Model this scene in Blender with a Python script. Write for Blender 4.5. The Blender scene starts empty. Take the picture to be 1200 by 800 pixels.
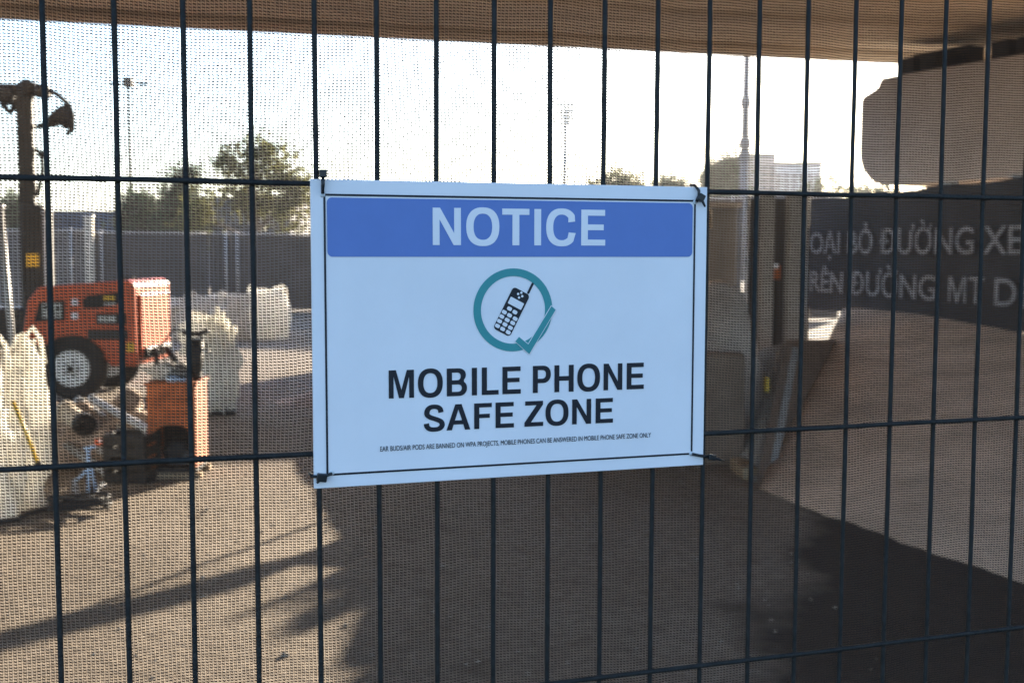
import bpy, bmesh, math, random
import numpy as np
from mathutils import Vector, Matrix, noise

random.seed(7)
rng = np.random.default_rng(7)
SC = bpy.context.scene
COL = SC.collection

# ------------------------------------------------------------------ camera
F_PX, PITCH, ROLL, EYE = 1337.0, 0.0779, 0.0030, 1.60      # focal length in px of a 1200 px wide picture
cp, sp, cr, sr = math.cos(PITCH), math.sin(PITCH), math.cos(ROLL), math.sin(ROLL)
AX_R = Vector((cr, sp * sr, cp * sr))
AX_U = Vector((-sr, sp * cr, cp * cr))
AX_F = Vector((0, cp, -sp))
cam_d = bpy.data.cameras.new('camera')
cam = bpy.data.objects.new('camera', cam_d)
COL.objects.link(cam)
SC.camera = cam
m = Matrix.Identity(4)
for i in range(3):
    m[i][0], m[i][1], m[i][2] = AX_R[i], AX_U[i], -AX_F[i]
m[2][3] = EYE
cam.matrix_world = m
cam_d.sensor_fit = 'HORIZONTAL'
cam_d.sensor_width = 36.0
cam_d.lens = 36.0 * F_PX / 1200.0
cam_d.clip_start = 0.05
cam_d.clip_end = 5000
cam_d.dof.use_dof = True
cam_d.dof.focus_distance = 1.17
cam_d.dof.aperture_fstop = 9.0

# ------------------------------------------------------------------ light
SUN_AZ, SUN_EL = math.radians(25), math.radians(14)        # azimuth to the right of the view, elevation
world = bpy.data.worlds.new('World')
SC.world = world
world.use_nodes = True
wn, wl = world.node_tree.nodes, world.node_tree.links
wn.clear()
sky = wn.new('ShaderNodeTexSky')
sky.sky_type = 'NISHITA'
sky.sun_disc = False
sky.sun_elevation = SUN_EL
sky.sun_rotation = SUN_AZ
sky.air_density = 1.0
sky.dust_density = 1.2
sky.ozone_density = 3.5
bg = wn.new('ShaderNodeBackground')
bg.inputs['Strength'].default_value = 0.11
wo = wn.new('ShaderNodeOutputWorld')
wl.new(sky.outputs[0], bg.inputs[0])
wl.new(bg.outputs[0], wo.inputs[0])
sun_d = bpy.data.lights.new('sun', 'SUN')
sun_d.energy = 4.8
sun_d.angle = math.radians(0.5)
sun_d.color = (1.0, 0.86, 0.67)
sun = bpy.data.objects.new('sun', sun_d)
COL.objects.link(sun)
sdir = Vector((math.sin(SUN_AZ) * math.cos(SUN_EL), math.cos(SUN_AZ) * math.cos(SUN_EL), math.sin(SUN_EL)))
sun.rotation_euler = sdir.to_track_quat('Z', 'Y').to_euler()
SC.view_settings.view_transform = 'Standard'
SC.view_settings.look = 'None'
SC.view_settings.gamma = 1.0
SC.view_settings.use_curve_mapping = False
SC.view_settings.exposure = 2.55
SC.cycles.max_bounces = 8
SC.cycles.transparent_max_bounces = 16
SC.cycles.use_denoising = True
SC.cycles.denoiser = 'OPENIMAGEDENOISE'
SC.cycles.denoising_input_passes = 'RGB_ALBEDO_NORMAL'
SC.cycles.denoising_prefilter = 'ACCURATE'
SC.cycles.sample_clamp_indirect = 6.0


def at(px, py, Y):
    """point of the place on the sight line through photo pixel (px, py), Y metres ahead"""
    d = AX_R * ((px - 600) / F_PX) + AX_U * (-(py - 400) / F_PX) + AX_F
    d = d * (Y / d.y)
    return Vector((d.x, d.y, d.z + EYE))


def gnd(px, py):
    d = AX_R * ((px - 600) / F_PX) + AX_U * (-(py - 400) / F_PX) + AX_F
    d = d * (-EYE / d.z)
    return Vector((d.x, d.y, 0))


# ------------------------------------------------------------------ materials
def mat(name, col, rough=0.7, var=0.0, scale=8.0, col2=None, bump=0.0, bscale=None, metal=0.0, spec=0.4, transl=0.0, detail=6, stretch=None, tcol=None):
    mt = bpy.data.materials.new(name)
    mt.use_nodes = True
    nt = mt.node_tree
    N, L = nt.nodes, nt.links
    b = N['Principled BSDF']
    b.inputs['Roughness'].default_value = rough
    b.inputs['Metallic'].default_value = metal
    b.inputs['Specular IOR Level'].default_value = spec
    b.inputs['Base Color'].default_value = (*col, 1)
    tc = N.new('ShaderNodeTexCoord')
    src = tc.outputs['Object']
    if stretch:
        mp = N.new('ShaderNodeMapping')
        mp.inputs['Scale'].default_value = stretch
        L.new(src, mp.inputs[0])
        src = mp.outputs[0]
    if var or col2:
        nz = N.new('ShaderNodeTexNoise')
        nz.inputs['Scale'].default_value = scale
        nz.inputs['Detail'].default_value = detail
        nz.inputs['Roughness'].default_value = 0.62
        L.new(src, nz.inputs['Vector'])
        cr_ = N.new('ShaderNodeValToRGB')
        cr_.color_ramp.elements[0].position = 0.32
        cr_.color_ramp.elements[1].position = 0.68
        a = tuple(c * (1 - var) for c in col)
        c2 = col2 if col2 else tuple(min(1, c * (1 + var)) for c in col)
        cr_.color_ramp.elements[0].color = (*a, 1)
        cr_.color_ramp.elements[1].color = (*c2, 1)
        L.new(nz.outputs[0], cr_.inputs[0])
        L.new(cr_.outputs[0], b.inputs['Base Color'])
    if bump:
        nb = N.new('ShaderNodeTexNoise')
        nb.inputs['Scale'].default_value = bscale or scale * 4
        nb.inputs['Detail'].default_value = 6
        L.new(src, nb.inputs['Vector'])
        bp = N.new('ShaderNodeBump')
        bp.inputs['Strength'].default_value = bump
        bp.inputs['Distance'].default_value = 0.02
        L.new(nb.outputs[0], bp.inputs['Height'])
        L.new(bp.outputs[0], b.inputs['Normal'])
    if transl:
        tr = N.new('ShaderNodeBsdfTranslucent')
        tr.inputs[0].default_value = (*(tcol or col), 1)
        mx = N.new('ShaderNodeMixShader')
        mx.inputs[0].default_value = transl
        L.new(b.outputs[0], mx.inputs[1])
        L.new(tr.outputs[0], mx.inputs[2])
        L.new(mx.outputs[0], N['Material Output'].inputs[0])
    return mt


M = {}
M['wire'] = mat('wire_coating', (0.017, 0.0165, 0.0155), 0.6, 0.35, 60, bump=0.25, bscale=300, spec=0.25)
M['cloth'] = mat('shade_cloth_tape', (0.020, 0.018, 0.017), 0.85, 0.25, 5, transl=0.5, tcol=(0.13, 0.10, 0.08), spec=0.15)
M['board'] = mat('sign_board', (0.78, 0.745, 0.755), 0.40, 0.05, 5, spec=0.3, bump=0.01, bscale=25)
M['blue'] = mat('sign_blue', (0.11, 0.19, 0.46), 0.4, 0.03, 30, spec=0.3)
M['black'] = mat('sign_black', (0.012, 0.013, 0.02), 0.45, spec=0.3)
M['teal'] = mat('sign_teal', (0.045, 0.265, 0.27), 0.42, 0.03, 40, spec=0.3)
M['board_edge'] = mat('corflute_edge', (0.6, 0.62, 0.64), 0.5)
M['tie'] = mat('cable_tie_black', (0.010, 0.011, 0.013), 0.35)
M['concrete'] = mat('bridge_concrete', (0.51, 0.42, 0.32), 0.85, 0.25, 0.9, bump=0.3, bscale=14, stretch=(0.3, 1.6, 1))
M['pier'] = mat('pier_concrete', (0.44, 0.40, 0.37), 0.85, 0.16, 1.1, bump=0.3, bscale=16)
M['rubber'] = mat('rubber_black', (0.014, 0.014, 0.015), 0.7, 0.2, 20)
M['slope'] = mat('slope_concrete', (0.62, 0.46, 0.335), 0.9, 0.22, 1.8, bump=0.6, bscale=22, stretch=(1, 1, 2.5))
M['barrier'] = mat('barrier_concrete', (0.31, 0.29, 0.26), 0.9, 0.2, 4, bump=0.4, bscale=40)
M['barrier_brown'] = mat('barrier_muddy', (0.20, 0.135, 0.095), 0.9, 0.25, 3, bump=0.4, bscale=40)
M['heap'] = mat('heap_dirt', (0.36, 0.28, 0.225), 0.95, 0.3, 3, bump=0.6, bscale=20)
M['red'] = mat('compressor_red', (0.56, 0.09, 0.018), 0.42, 0.25, 4, spec=0.5)
M['dark'] = mat('dark_metal', (0.013, 0.013, 0.013), 0.6, 0.3, 15)
M['grey'] = mat('grey_metal', (0.30, 0.30, 0.29), 0.5, 0.2, 12, metal=0.3)
M['rim'] = mat('wheel_rim', (0.85, 0.83, 0.80), 0.5, 0.12, 14)
M['panel'] = mat('control_panel', (0.45, 0.45, 0.43), 0.5, 0.3, 18)
M['lampw'] = mat('white_gauge', (0.75, 0.76, 0.80), 0.4)
M['yellow'] = mat('yellow_sticker', (0.70, 0.42, 0.03), 0.5, 0.1, 10)
M['orange'] = mat('rusty_orange', (0.36, 0.10, 0.03), 0.7, 0.45, 7, bump=0.2, bscale=50)
M['timber'] = mat('timber', (0.36, 0.25, 0.15), 0.8, 0.3, 6, stretch=(1, 6, 6))
M['white_bag'] = mat('woven_white_bag', (0.88, 0.85, 0.78), 0.75, 0.06, 7, transl=0.6, bump=0.3, bscale=60)
M['grey_bag'] = mat('dusty_bulk_bag', (0.60, 0.57, 0.52), 0.8, 0.2, 5, transl=0.15, bump=0.3, bscale=60)
M['hoard'] = mat('hoarding_cloth', (0.075, 0.075, 0.078), 0.85, 0.2, 1.2)
M['hoard_brown'] = mat('dusty_hoarding', (0.17, 0.15, 0.135), 0.85, 0.2, 1.2)
M['galv'] = mat('galvanised', (0.48, 0.47, 0.46), 0.5, 0.15, 9, metal=0.35)
M['banner'] = mat('banner_cloth', (0.055, 0.055, 0.06), 0.85, 0.25, 1.6)
M['letter'] = mat('banner_letter', (0.33, 0.33, 0.34), 0.8, 0.3, 9)
M['far_grey'] = mat('far_building_grey', (0.14, 0.14, 0.16), 0.8, 0.1, 0.2)
M['far_violet'] = mat('far_tower_mauve', (0.22, 0.20, 0.24), 0.8, 0.08, 0.05)
M['far_glass'] = mat('far_tower_pale', (0.38, 0.43, 0.50), 0.5, 0.1, 0.05)
M['far_roof'] = mat('far_roof_blue', (0.06, 0.07, 0.10), 0.7, 0.2, 0.3)
M['pale'] = mat('pale_trim', (0.6, 0.6, 0.6), 0.6)
M['bark'] = mat('bark', (0.12, 0.09, 0.07), 0.9, 0.3, 6)
M['leaf'] = mat('leaf_olive', (0.12, 0.115, 0.04), 0.6, 0.4, 0.8, transl=0.5)
M['leaf_dark'] = mat('leaf_dark', (0.06, 0.075, 0.035), 0.7, 0.4, 0.8, transl=0.35)
M['blue_paint'] = mat('pale_blue_paint', (0.42, 0.55, 0.72), 0.4, 0.1, 20)
M['pipe'] = mat('pale_pipe', (0.55, 0.48, 0.38), 0.6, 0.2, 9)
M['upright'] = mat('dull_steel', (0.33, 0.30, 0.265), 0.7, 0.2, 5)
M['shed'] = mat('shed_panel', (0.085, 0.088, 0.095), 0.7, 0.15, 1.5)
M['stone'] = mat('stone_chips', (0.30, 0.26, 0.215), 0.9, 0.3, 5)


def ground_mat():
    mt = bpy.data.materials.new('worksite_dirt')
    mt.use_nodes = True
    N, L = mt.node_tree.nodes, mt.node_tree.links
    b = N['Principled BSDF']
    b.inputs['Roughness'].default_value = 0.93
    b.inputs['Specular IOR Level'].default_value = 0.25
    tc = N.new('ShaderNodeTexCoord')

    def nz(scale, det, rough=0.6, st=None):
        n = N.new('ShaderNodeTexNoise')
        n.inputs['Scale'].default_value = scale
        n.inputs['Detail'].default_value = det
        n.inputs['Roughness'].default_value = rough
        src = tc.outputs['Object']
        if st:
            mp = N.new('ShaderNodeMapping')
            mp.inputs['Scale'].default_value = st
            mp.inputs['Rotation'].default_value = (0, 0, 0.5)
            L.new(src, mp.inputs[0])
            src = mp.outputs[0]
        L.new(src, n.inputs['Vector'])
        return n.outputs[0]

    def ramp(src, p0, c0, p1, c1):
        r = N.new('ShaderNodeValToRGB')
        r.color_ramp.elements[0].position = p0
        r.color_ramp.elements[1].position = p1
        r.color_ramp.elements[0].color = (*c0, 1)
        r.color_ramp.elements[1].color = (*c1, 1)
        L.new(src, r.inputs[0])
        return r.outputs[0]

    def mix(fac, a, c, mode='MIX'):
        x = N.new('ShaderNodeMix')
        x.data_type = 'RGBA'
        x.blend_type = mode
        if isinstance(fac, float):
            x.inputs[0].default_value = fac
        else:
            L.new(fac, x.inputs[0])
        L.new(a, x.inputs[6])
        L.new(c, x.inputs[7])
        return x.outputs[2]
    base = ramp(nz(0.9, 7, 0.65, (1, 0.45, 1)), 0.3, (0.205, 0.165, 0.125), 0.7, (0.33, 0.275, 0.22))
    fine = ramp(nz(17, 8, 0.75), 0.33, (0.45, 0.43, 0.41), 0.62, (1.0, 1.0, 1.0))
    spots = ramp(nz(4.5, 5, 0.6), 0.30, (0.66, 0.63, 0.60), 0.46, (1, 1, 1))
    c = mix(0.8, base, fine, 'MULTIPLY')
    c = mix(0.8, c, spots, 'MULTIPLY')
    # wet soil right of the gate, with shade painted into its colour, ragged outline
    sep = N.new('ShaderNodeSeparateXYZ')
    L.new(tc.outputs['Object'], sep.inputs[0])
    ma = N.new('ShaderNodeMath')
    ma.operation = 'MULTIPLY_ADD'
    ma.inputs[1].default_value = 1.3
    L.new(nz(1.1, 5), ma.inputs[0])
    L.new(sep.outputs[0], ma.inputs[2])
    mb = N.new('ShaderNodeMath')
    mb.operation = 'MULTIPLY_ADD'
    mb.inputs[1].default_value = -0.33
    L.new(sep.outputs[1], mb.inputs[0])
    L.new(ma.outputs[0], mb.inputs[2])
    damp_shade = ramp(mb.outputs[0], -0.85, (1, 1, 1), 0.30, (0.07, 0.068, 0.085))
    c = mix(1.0, c, damp_shade, 'MULTIPLY')
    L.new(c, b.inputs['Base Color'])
    bp = N.new('ShaderNodeBump')
    bp.inputs['Strength'].default_value = 0.7
    bp.inputs['Distance'].default_value = 0.03
    L.new(nz(13, 8, 0.7), bp.inputs['Height'])
    L.new(bp.outputs[0], b.inputs['Normal'])
    return mt


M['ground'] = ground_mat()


# ------------------------------------------------------------------ builders
def link(name, me, parent=None, **props):
    o = bpy.data.objects.new(name, me)
    COL.objects.link(o)
    if parent is not None:
        o.parent = parent
    for k, v in props.items():
        o[k] = v
    return o


def thing(name, label, cat, loc=(0, 0, 0), rz=0.0, group=None):
    o = bpy.data.objects.new(name, None)
    o.empty_display_size = 0.1
    COL.objects.link(o)
    o.location = loc
    o.rotation_euler = (0, 0, rz)
    return tag(o, label, cat, group)


def tag(o, label, cat, group=None):
    o['label'] = label
    o['category'] = cat
    if group:
        o['group'] = group
    return o


class MB:
    def __init__(s):
        s.bm = bmesh.new()

    def box(s, c, size, rz=0, rx=0, ry=0, bev=0.0, taper=1.0):
        R = Matrix.Rotation(rz, 4, 'Z') @ Matrix.Rotation(rx, 4, 'X') @ Matrix.Rotation(ry, 4, 'Y')
        T = Matrix.Translation(Vector(c)) @ R @ Matrix.Diagonal((*size, 1))
        g = bmesh.ops.create_cube(s.bm, size=1.0)
        vs = g['verts']
        for v in vs:
            if v.co.z > 0:
                v.co.x *= taper
                v.co.y *= taper
        bmesh.ops.transform(s.bm, matrix=T, verts=vs)
        if bev:
            es = list({e for v in vs for e in v.link_edges})
            bmesh.ops.bevel(s.bm, geom=es, offset=bev, segments=2, affect='EDGES', profile=0.5)
        return s

    def tube(s, pts, r, n=8, caps=True):
        pts = [Vector(p) for p in pts]
        rs = r if isinstance(r, (list, tuple)) else [r] * len(pts)
        rings = []
        prev = None
        for i, p in enumerate(pts):
            a = pts[max(i - 1, 0)]
            b = pts[min(i + 1, len(pts) - 1)]
            t = (b - a).normalized()
            if prev is None:
                ref = Vector((0, 0, 1)) if abs(t.z) < 0.9 else Vector((1, 0, 0))
                u = t.cross(ref).normalized()
            else:
                u = (prev - t * prev.dot(t)).normalized()
            prev = u
            w = t.cross(u)
            rings.append([s.bm.verts.new(p + (u * math.cos(k * 2 * math.pi / n) + w * math.sin(k * 2 * math.pi / n)) * rs[i]) for k in range(n)])
        for i in range(len(rings) - 1):
            for k in range(n):
                f = s.bm.faces.new((rings[i][k], rings[i][(k + 1) % n], rings[i + 1][(k + 1) % n], rings[i + 1][k]))
                f.smooth = True
        if caps:
            s.bm.faces.new(rings[0][::-1])
            s.bm.faces.new(rings[-1])
        return s

    def lathe(s, prof, c, axis='Z', n=24, caps=True):
        """prof: (radius, height) pairs revolved about an axis through c"""
        rings = []
        for (r, h) in prof:
            ring = []
            for k in range(n):
                a = 2 * math.pi * k / n
                x, y = r * math.cos(a), r * math.sin(a)
                p = {'Z': (x, y, h), 'Y': (x, h, y), 'X': (h, x, y)}[axis]
                ring.append(s.bm.verts.new(Vector(c) + Vector(p)))
            rings.append(ring)
        for i in range(len(rings) - 1):
            for k in range(n):
                f = s.bm.faces.new((rings[i][k], rings[i][(k + 1) % n], rings[i + 1][(k + 1) % n], rings[i + 1][k]))
                f.smooth = True
        for ring in (rings[0], rings[-1]) if caps else ():
            s.bm.faces.new(ring)
        return s

    def prism(s, poly, fn, a, b, bev=0.0, seg=2):
        """poly of (u, v); fn(u, v, w) -> point; extruded from w=a to w=b"""
        A = [s.bm.verts.new(fn(u, v, a)) for u, v in poly]
        B = [s.bm.verts.new(fn(u, v, b)) for u, v in poly]
        n = len(poly)
        fs = [s.bm.faces.new(A), s.bm.faces.new(B[::-1])]
        for i in range(n):
            fs.append(s.bm.faces.new((A[i], B[i], B[(i + 1) % n], A[(i + 1) % n])))
        if bev:
            es = list({e for f in fs for e in f.edges})
            bmesh.ops.bevel(s.bm, geom=es, offset=bev, segments=seg, affect='EDGES', profile=0.5)
        return s

    def quad(s, *p):
        s.bm.faces.new([s.bm.verts.new(Vector(q)) for q in p])
        return s

    def blob(s, c, size, sub=3, amp=0.12, freq=2.5, seed=0, flat=None):
        g = bmesh.ops.create_icosphere(s.bm, subdivisions=sub, radius=1.0)
        for v in g['verts']:
            d = v.co.normalized()
            k = 1 + amp * noise.fractal(d * freq + Vector((seed * 7.1, seed * 3.3, seed)), 1.0, 2.0, 4)
            q = Vector((d.x * size[0], d.y * size[1], d.z * size[2])) * k
            if flat is not None:
                q.z = max(q.z, -flat)
            v.co = Vector(c) + q
        for f in s.bm.faces:
            f.smooth = True
        return s

    def build(s, name, material, parent=None, smooth=None, **props):
        bmesh.ops.recalc_face_normals(s.bm, faces=s.bm.faces)
        me = bpy.data.meshes.new(name)
        s.bm.to_mesh(me)
        s.bm.free()
        me.materials.append(material)
        if smooth:
            me.polygons.foreach_set('use_smooth', [True] * len(me.polygons))
        return link(name, me, parent, **props)


def copy_tree(o, parent=None):
    c = o.copy()
    COL.objects.link(c)
    if parent is not None:
        c.parent = parent
    for ch in list(o.children):
        copy_tree(ch, c)
    return c


def text_mesh(name, body, material, parent, x0, x1, base, cap, n, bold=0.0, depth=0.0004, track=1.0, split=False):
    """lettering in the parent's XZ plane, letters between x0 and x1 with capitals of the given height; n = distance in front (-y)"""
    cu = bpy.data.curves.new(name, 'FONT')
    cu.body = body
    cu.size = 1.0
    cu.offset = bold
    cu.space_character = track
    cu.resolution_u = 6
    tmp = bpy.data.objects.new('tmp_text', cu)
    COL.objects.link(tmp)
    dg = bpy.context.evaluated_depsgraph_get()
    ev = tmp.evaluated_get(dg)
    me = bpy.data.meshes.new_from_object(ev)
    bpy.data.objects.remove(tmp)
    bpy.data.curves.remove(cu)
    k = len(me.vertices)
    co = np.empty(k * 3)
    me.vertices.foreach_get('co', co)
    co = co.reshape(-1, 3)
    # the height of the capitals of this font with this weight
    capf = CAP_H + 2 * bold
    sx = (x1 - x0) / (co[:, 0].max() - co[:, 0].min())
    sz = cap / capf
    out = np.empty_like(co)
    out[:, 0] = x0 + (co[:, 0] - co[:, 0].min()) * sx
    out[:, 2] = base + (co[:, 1] + bold) * sz
    out[:, 1] = -n
    me.vertices.foreach_set('co', out.ravel())
    me.update()
    bm = bmesh.new()
    bm.from_mesh(me)
    bmesh.ops.remove_doubles(bm, verts=bm.verts, dist=1e-7)
    g = bmesh.ops.extrude_face_region(bm, geom=bm.faces[:])
    for e in g['geom']:
        if isinstance(e, bmesh.types.BMVert):
            e.co.y -= depth
    bmesh.ops.recalc_face_normals(bm, faces=bm.faces)
    bm.to_mesh(me)
    bm.free()
    me.materials.clear()
    me.materials.append(material)
    if not split:
        return link(name, me, parent)
    # one object per letter, its accents with it
    bm = bmesh.new()
    bm.from_mesh(me)
    seen, comps = set(), []
    for v in bm.verts:
        if v in seen:
            continue
        st, cc = [v], []
        seen.add(v)
        while st:
            q = st.pop()
            cc.append(q)
            for e in q.link_edges:
                w = e.other_vert(q)
                if w not in seen:
                    seen.add(w)
                    st.append(w)
        comps.append([min(q.co.x for q in cc), max(q.co.x for q in cc), cc])
    comps.sort(key=lambda c: c[0])
    groups = []
    for c in comps:
        if groups and c[0] < groups[-1][1] - 0.25 * (c[1] - c[0]):
            groups[-1][1] = max(groups[-1][1], c[1])
            groups[-1][2] += c[2]
        else:
            groups.append(c)
    for c in groups:
        idx = {v: i for i, v in enumerate(c[2])}
        fs = [[idx[v] for v in f.verts] for f in bm.faces if f.verts[0] in idx]
        lm = bpy.data.meshes.new('letter')
        lm.from_pydata([v.co[:] for v in c[2]], [], fs)
        lm.materials.append(material)
        link('letter', lm, parent)
    bm.free()
    bpy.data.meshes.remove(me)


def cap_height():
    cu = bpy.data.curves.new('cap', 'FONT')
    cu.body = 'H'
    tmp = bpy.data.objects.new('tmp_cap', cu)
    COL.objects.link(tmp)
    me = bpy.data.meshes.new_from_object(tmp.evaluated_get(bpy.context.evaluated_depsgraph_get()))
    h = max(v.co.y for v in me.vertices)
    bpy.data.objects.remove(tmp)
    bpy.data.curves.remove(cu)
    bpy.data.meshes.remove(me)
    return h


CAP_H = cap_height()

# ------------------------------------------------------------------ grotesque capitals drawn as outlines (cap height 1)
def _sup(cx, cy, rx, ry, a0, a1, n, e=2.35):
    out = []
    for i in range(n + 1):
        a = math.radians(a0 + (a1 - a0) * i / n)
        c, s_ = math.cos(a), math.sin(a)
        out.append((cx + rx * math.copysign(abs(c) ** (2 / e), c), cy + ry * math.copysign(abs(s_) ** (2 / e), s_)))
    return out


def glyph(ch, weight=1.0):
    """(outline loops, width) with stems of 0.2"""
    S, T = 0.205 * weight, 0.165 * weight
    if ch == 'I':
        return [[(0, 0), (S, 0), (S, 1), (0, 1)]], S
    if ch == 'L':
        return [[(0, 0), (0.68, 0), (0.68, T), (S, T), (S, 1), (0, 1)]], 0.68
    if ch == 'T':
        return [[(0.305, 0), (0.305 + S, 0), (0.305 + S, 1 - T), (0.81, 1 - T), (0.81, 1), (0, 1), (0, 1 - T), (0.305, 1 - T)]], 0.81
    if ch == 'E':
        return [[(0, 0), (0.75, 0), (0.75, T), (S, T), (S, 0.43), (0.70, 0.43), (0.70, 0.59), (S, 0.59), (S, 1 - T), (0.74, 1 - T), (0.74, 1), (0, 1)]], 0.75
    if ch == 'F':
        return [[(0, 0), (S, 0), (S, 0.42), (0.63, 0.42), (0.63, 0.58), (S, 0.58), (S, 1 - T), (0.71, 1 - T), (0.71, 1), (0, 1)]], 0.71
    if ch == 'H':
        w = 0.81
        return [[(0, 0), (S, 0), (S, 0.42), (w - S, 0.42), (w - S, 0), (w, 0), (w, 1), (w - S, 1), (w - S, 0.59), (S, 0.59), (S, 1), (0, 1)]], w
    if ch == 'N':
        w, q = 0.81, 0.195
        return [[(0, 0), (q, 0), (q, 0.69), (w - q - 0.015, 0), (w, 0), (w, 1), (w - q, 1), (w - q, 0.32), (q + 0.015, 1), (0, 1)]], w
    if ch == 'M':
        w, q, f = 0.97, 0.185 * weight, 0.095 * weight
        p = q + 0.09 * weight
        return [[(0, 0), (q, 0), (q, 0.78), (w / 2 - f, 0), (w / 2 + f, 0), (w - q, 0.78), (w - q, 0), (w, 0), (w, 1), (w - p, 1), (w / 2, 0.29), (p, 1), (0, 1)]], w
    if ch == 'A':
        w = 0.95
        return [[(0, 0), (0.215, 0), (0.283, 0.215), (w - 0.283, 0.215), (w - 0.215, 0), (w, 0), (w / 2 + 0.125, 1), (w / 2 - 0.125, 1)],
                [(0.333, 0.375), (w - 0.333, 0.375), (w / 2, 0.80)]], w
    if ch == 'Z':
        w = 0.78
        return [[(0, 0), (w, 0), (w, T), (0.27, T), (w - 0.01, 0.85), (w - 0.01, 1), (0.03, 1), (0.03, 1 - T), (0.50, 1 - T), (0, 0.155)]], w
    if ch == 'O':
        w = 0.97
        return [_sup(w / 2, 0.5, w / 2, 0.525, 0, 360, 48)[:-1], _sup(w / 2, 0.5, w / 2 - 0.212, 0.355, 0, 360, 48)[:-1]], w
    if ch == 'P':
        w, m_ = 0.745, 0.36
        out = [(0, 0), (S, 0), (S, m_)] + _sup(0.42, (1 + m_) / 2, w - 0.42, (1 - m_) / 2, -90, 90, 18, 2.2) + [(0, 1)]
        inn = [(S, m_ + T)] + _sup(0.40, (1 + m_) / 2, w - 0.40 - S, (1 - m_) / 2 - T + 0.005, -90, 90, 14, 2.2) + [(S, 1 - T)]
        inn[0] = (S, m_ + T - 0.005)
        inn[-1] = (S, 1 - T + 0.005)
        return [out, inn], w
    if ch == 'B':
        w = 0.80
        out = [(0, 0)] + _sup(0.46, 0.283, w - 0.46, 0.283, -90, 52, 16, 2.2) + _sup(0.44, 0.757, 0.755 - 0.44, 0.243, -42, 90, 16, 2.2) + [(0, 1)]
        i1 = [(S, 0.155)] + _sup(0.44, 0.286, w - 0.44 - S, 0.131, -90, 90, 12, 2.2) + [(S, 0.417)]
        i2 = [(S, 0.572)] + _sup(0.42, 0.71, 0.755 - 0.42 - S, 0.138, -90, 90, 12, 2.2) + [(S, 0.848)]
        return [out, i1, i2], w
    if ch == 'C':
        w = 0.915
        cx, rx = 0.475, 0.475
        o = _sup(cx, 0.5, rx, 0.525, 30, 322, 44)
        i_ = _sup(cx, 0.5, rx - 0.212, 0.355, 36, 316, 40)
        o[0], i_[0] = (0.885, 0.665), (0.672, 0.640)
        o[-1], i_[-1] = (0.905, 0.345), (0.690, 0.365)
        return [o + i_[::-1]], w
    if ch == 'S':
        w = 0.82
        ctl = [(0.098, 0.30), (0.13, 0.17), (0.24, 0.083), (0.41, 0.062), (0.59, 0.083), (0.70, 0.17), (0.715, 0.275), (0.655, 0.37), (0.52, 0.435), (0.40, 0.48),
               (0.255, 0.535), (0.14, 0.62), (0.118, 0.73), (0.165, 0.845), (0.27, 0.92), (0.405, 0.938), (0.545, 0.915), (0.64, 0.84), (0.675, 0.71)]
        # smooth the middle line, then give it width
        P = [Vector((x, y, 0)) for x, y in ctl]
        fine = []
        for k in range(len(P) - 1):
            p0, p1, p2, p3 = P[max(k - 1, 0)], P[k], P[k + 1], P[min(k + 2, len(P) - 1)]
            for q in range(4):
                t = q / 4
                fine.append(0.5 * ((2 * p1) + (p2 - p0) * t + (2 * p0 - 5 * p1 + 4 * p2 - p3) * t * t + (3 * p1 - p0 - 3 * p2 + p3) * t ** 3))
        fine.append(P[-1])
        L_, R_ = [], []
        for k, p_s in enumerate(fine):
            d = (fine[min(k + 1, len(fine) - 1)] - fine[max(k - 1, 0)]).normalized()
            nn = Vector((-d.y, d.x, 0))
            h = 0.085 + 0.018 * abs(d.y) ** 1.5
            L_.append(tuple((p_s + nn * h).to_2d()))
            R_.append(tuple((p_s - nn * h).to_2d()))
        return [L_ + R_[::-1]], w
    return [], 0.30


BEAR = {'N': .095, 'O': .06, 'T': .025, 'I': .095, 'C': .06, 'E': .10, 'M': .095, 'B': .10, 'L': .10, 'P': .10, 'H': .097, 'S': .05, 'A': .02, 'F': .10, 'Z': .035}


def caps_text(body, material, parent, x0, x1, base, cap, n, depth=0.0002, weight=1.0):
    x, items = 0.0, []
    for k, ch in enumerate(body):
        if ch == ' ':
            x += 0.30
            continue
        loops, w = glyph(ch, weight)
        if items:
            x += BEAR[ch]
        items.append((ch, loops, x))
        end = x + w
        x = end + (0.055 if ch in 'TLFPA' else BEAR[ch])
    sx = (x1 - x0) / end
    for ch, loops, gx in items:
        bm = bmesh.new()
        for lp in loops:
            vs = [bm.verts.new((x0 + (gx + u) * sx, -n, base + v * cap)) for u, v in lp]
            for a in range(len(vs)):
                bm.edges.new((vs[a], vs[(a + 1) % len(vs)]))
        bmesh.ops.triangle_fill(bm, use_beauty=True, use_dissolve=False, edges=bm.edges[:], normal=(0, -1, 0))
        g = bmesh.ops.extrude_face_region(bm, geom=bm.faces[:])
        for e in g['geom']:
            if isinstance(e, bmesh.types.BMVert):
                e.co.y -= depth
        bmesh.ops.recalc_face_normals(bm, faces=bm.faces)
        me = bpy.data.meshes.new('letter')
        bm.to_mesh(me)
        bm.free()
        me.materials.append(material)
        link('letter', me, parent)


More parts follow.
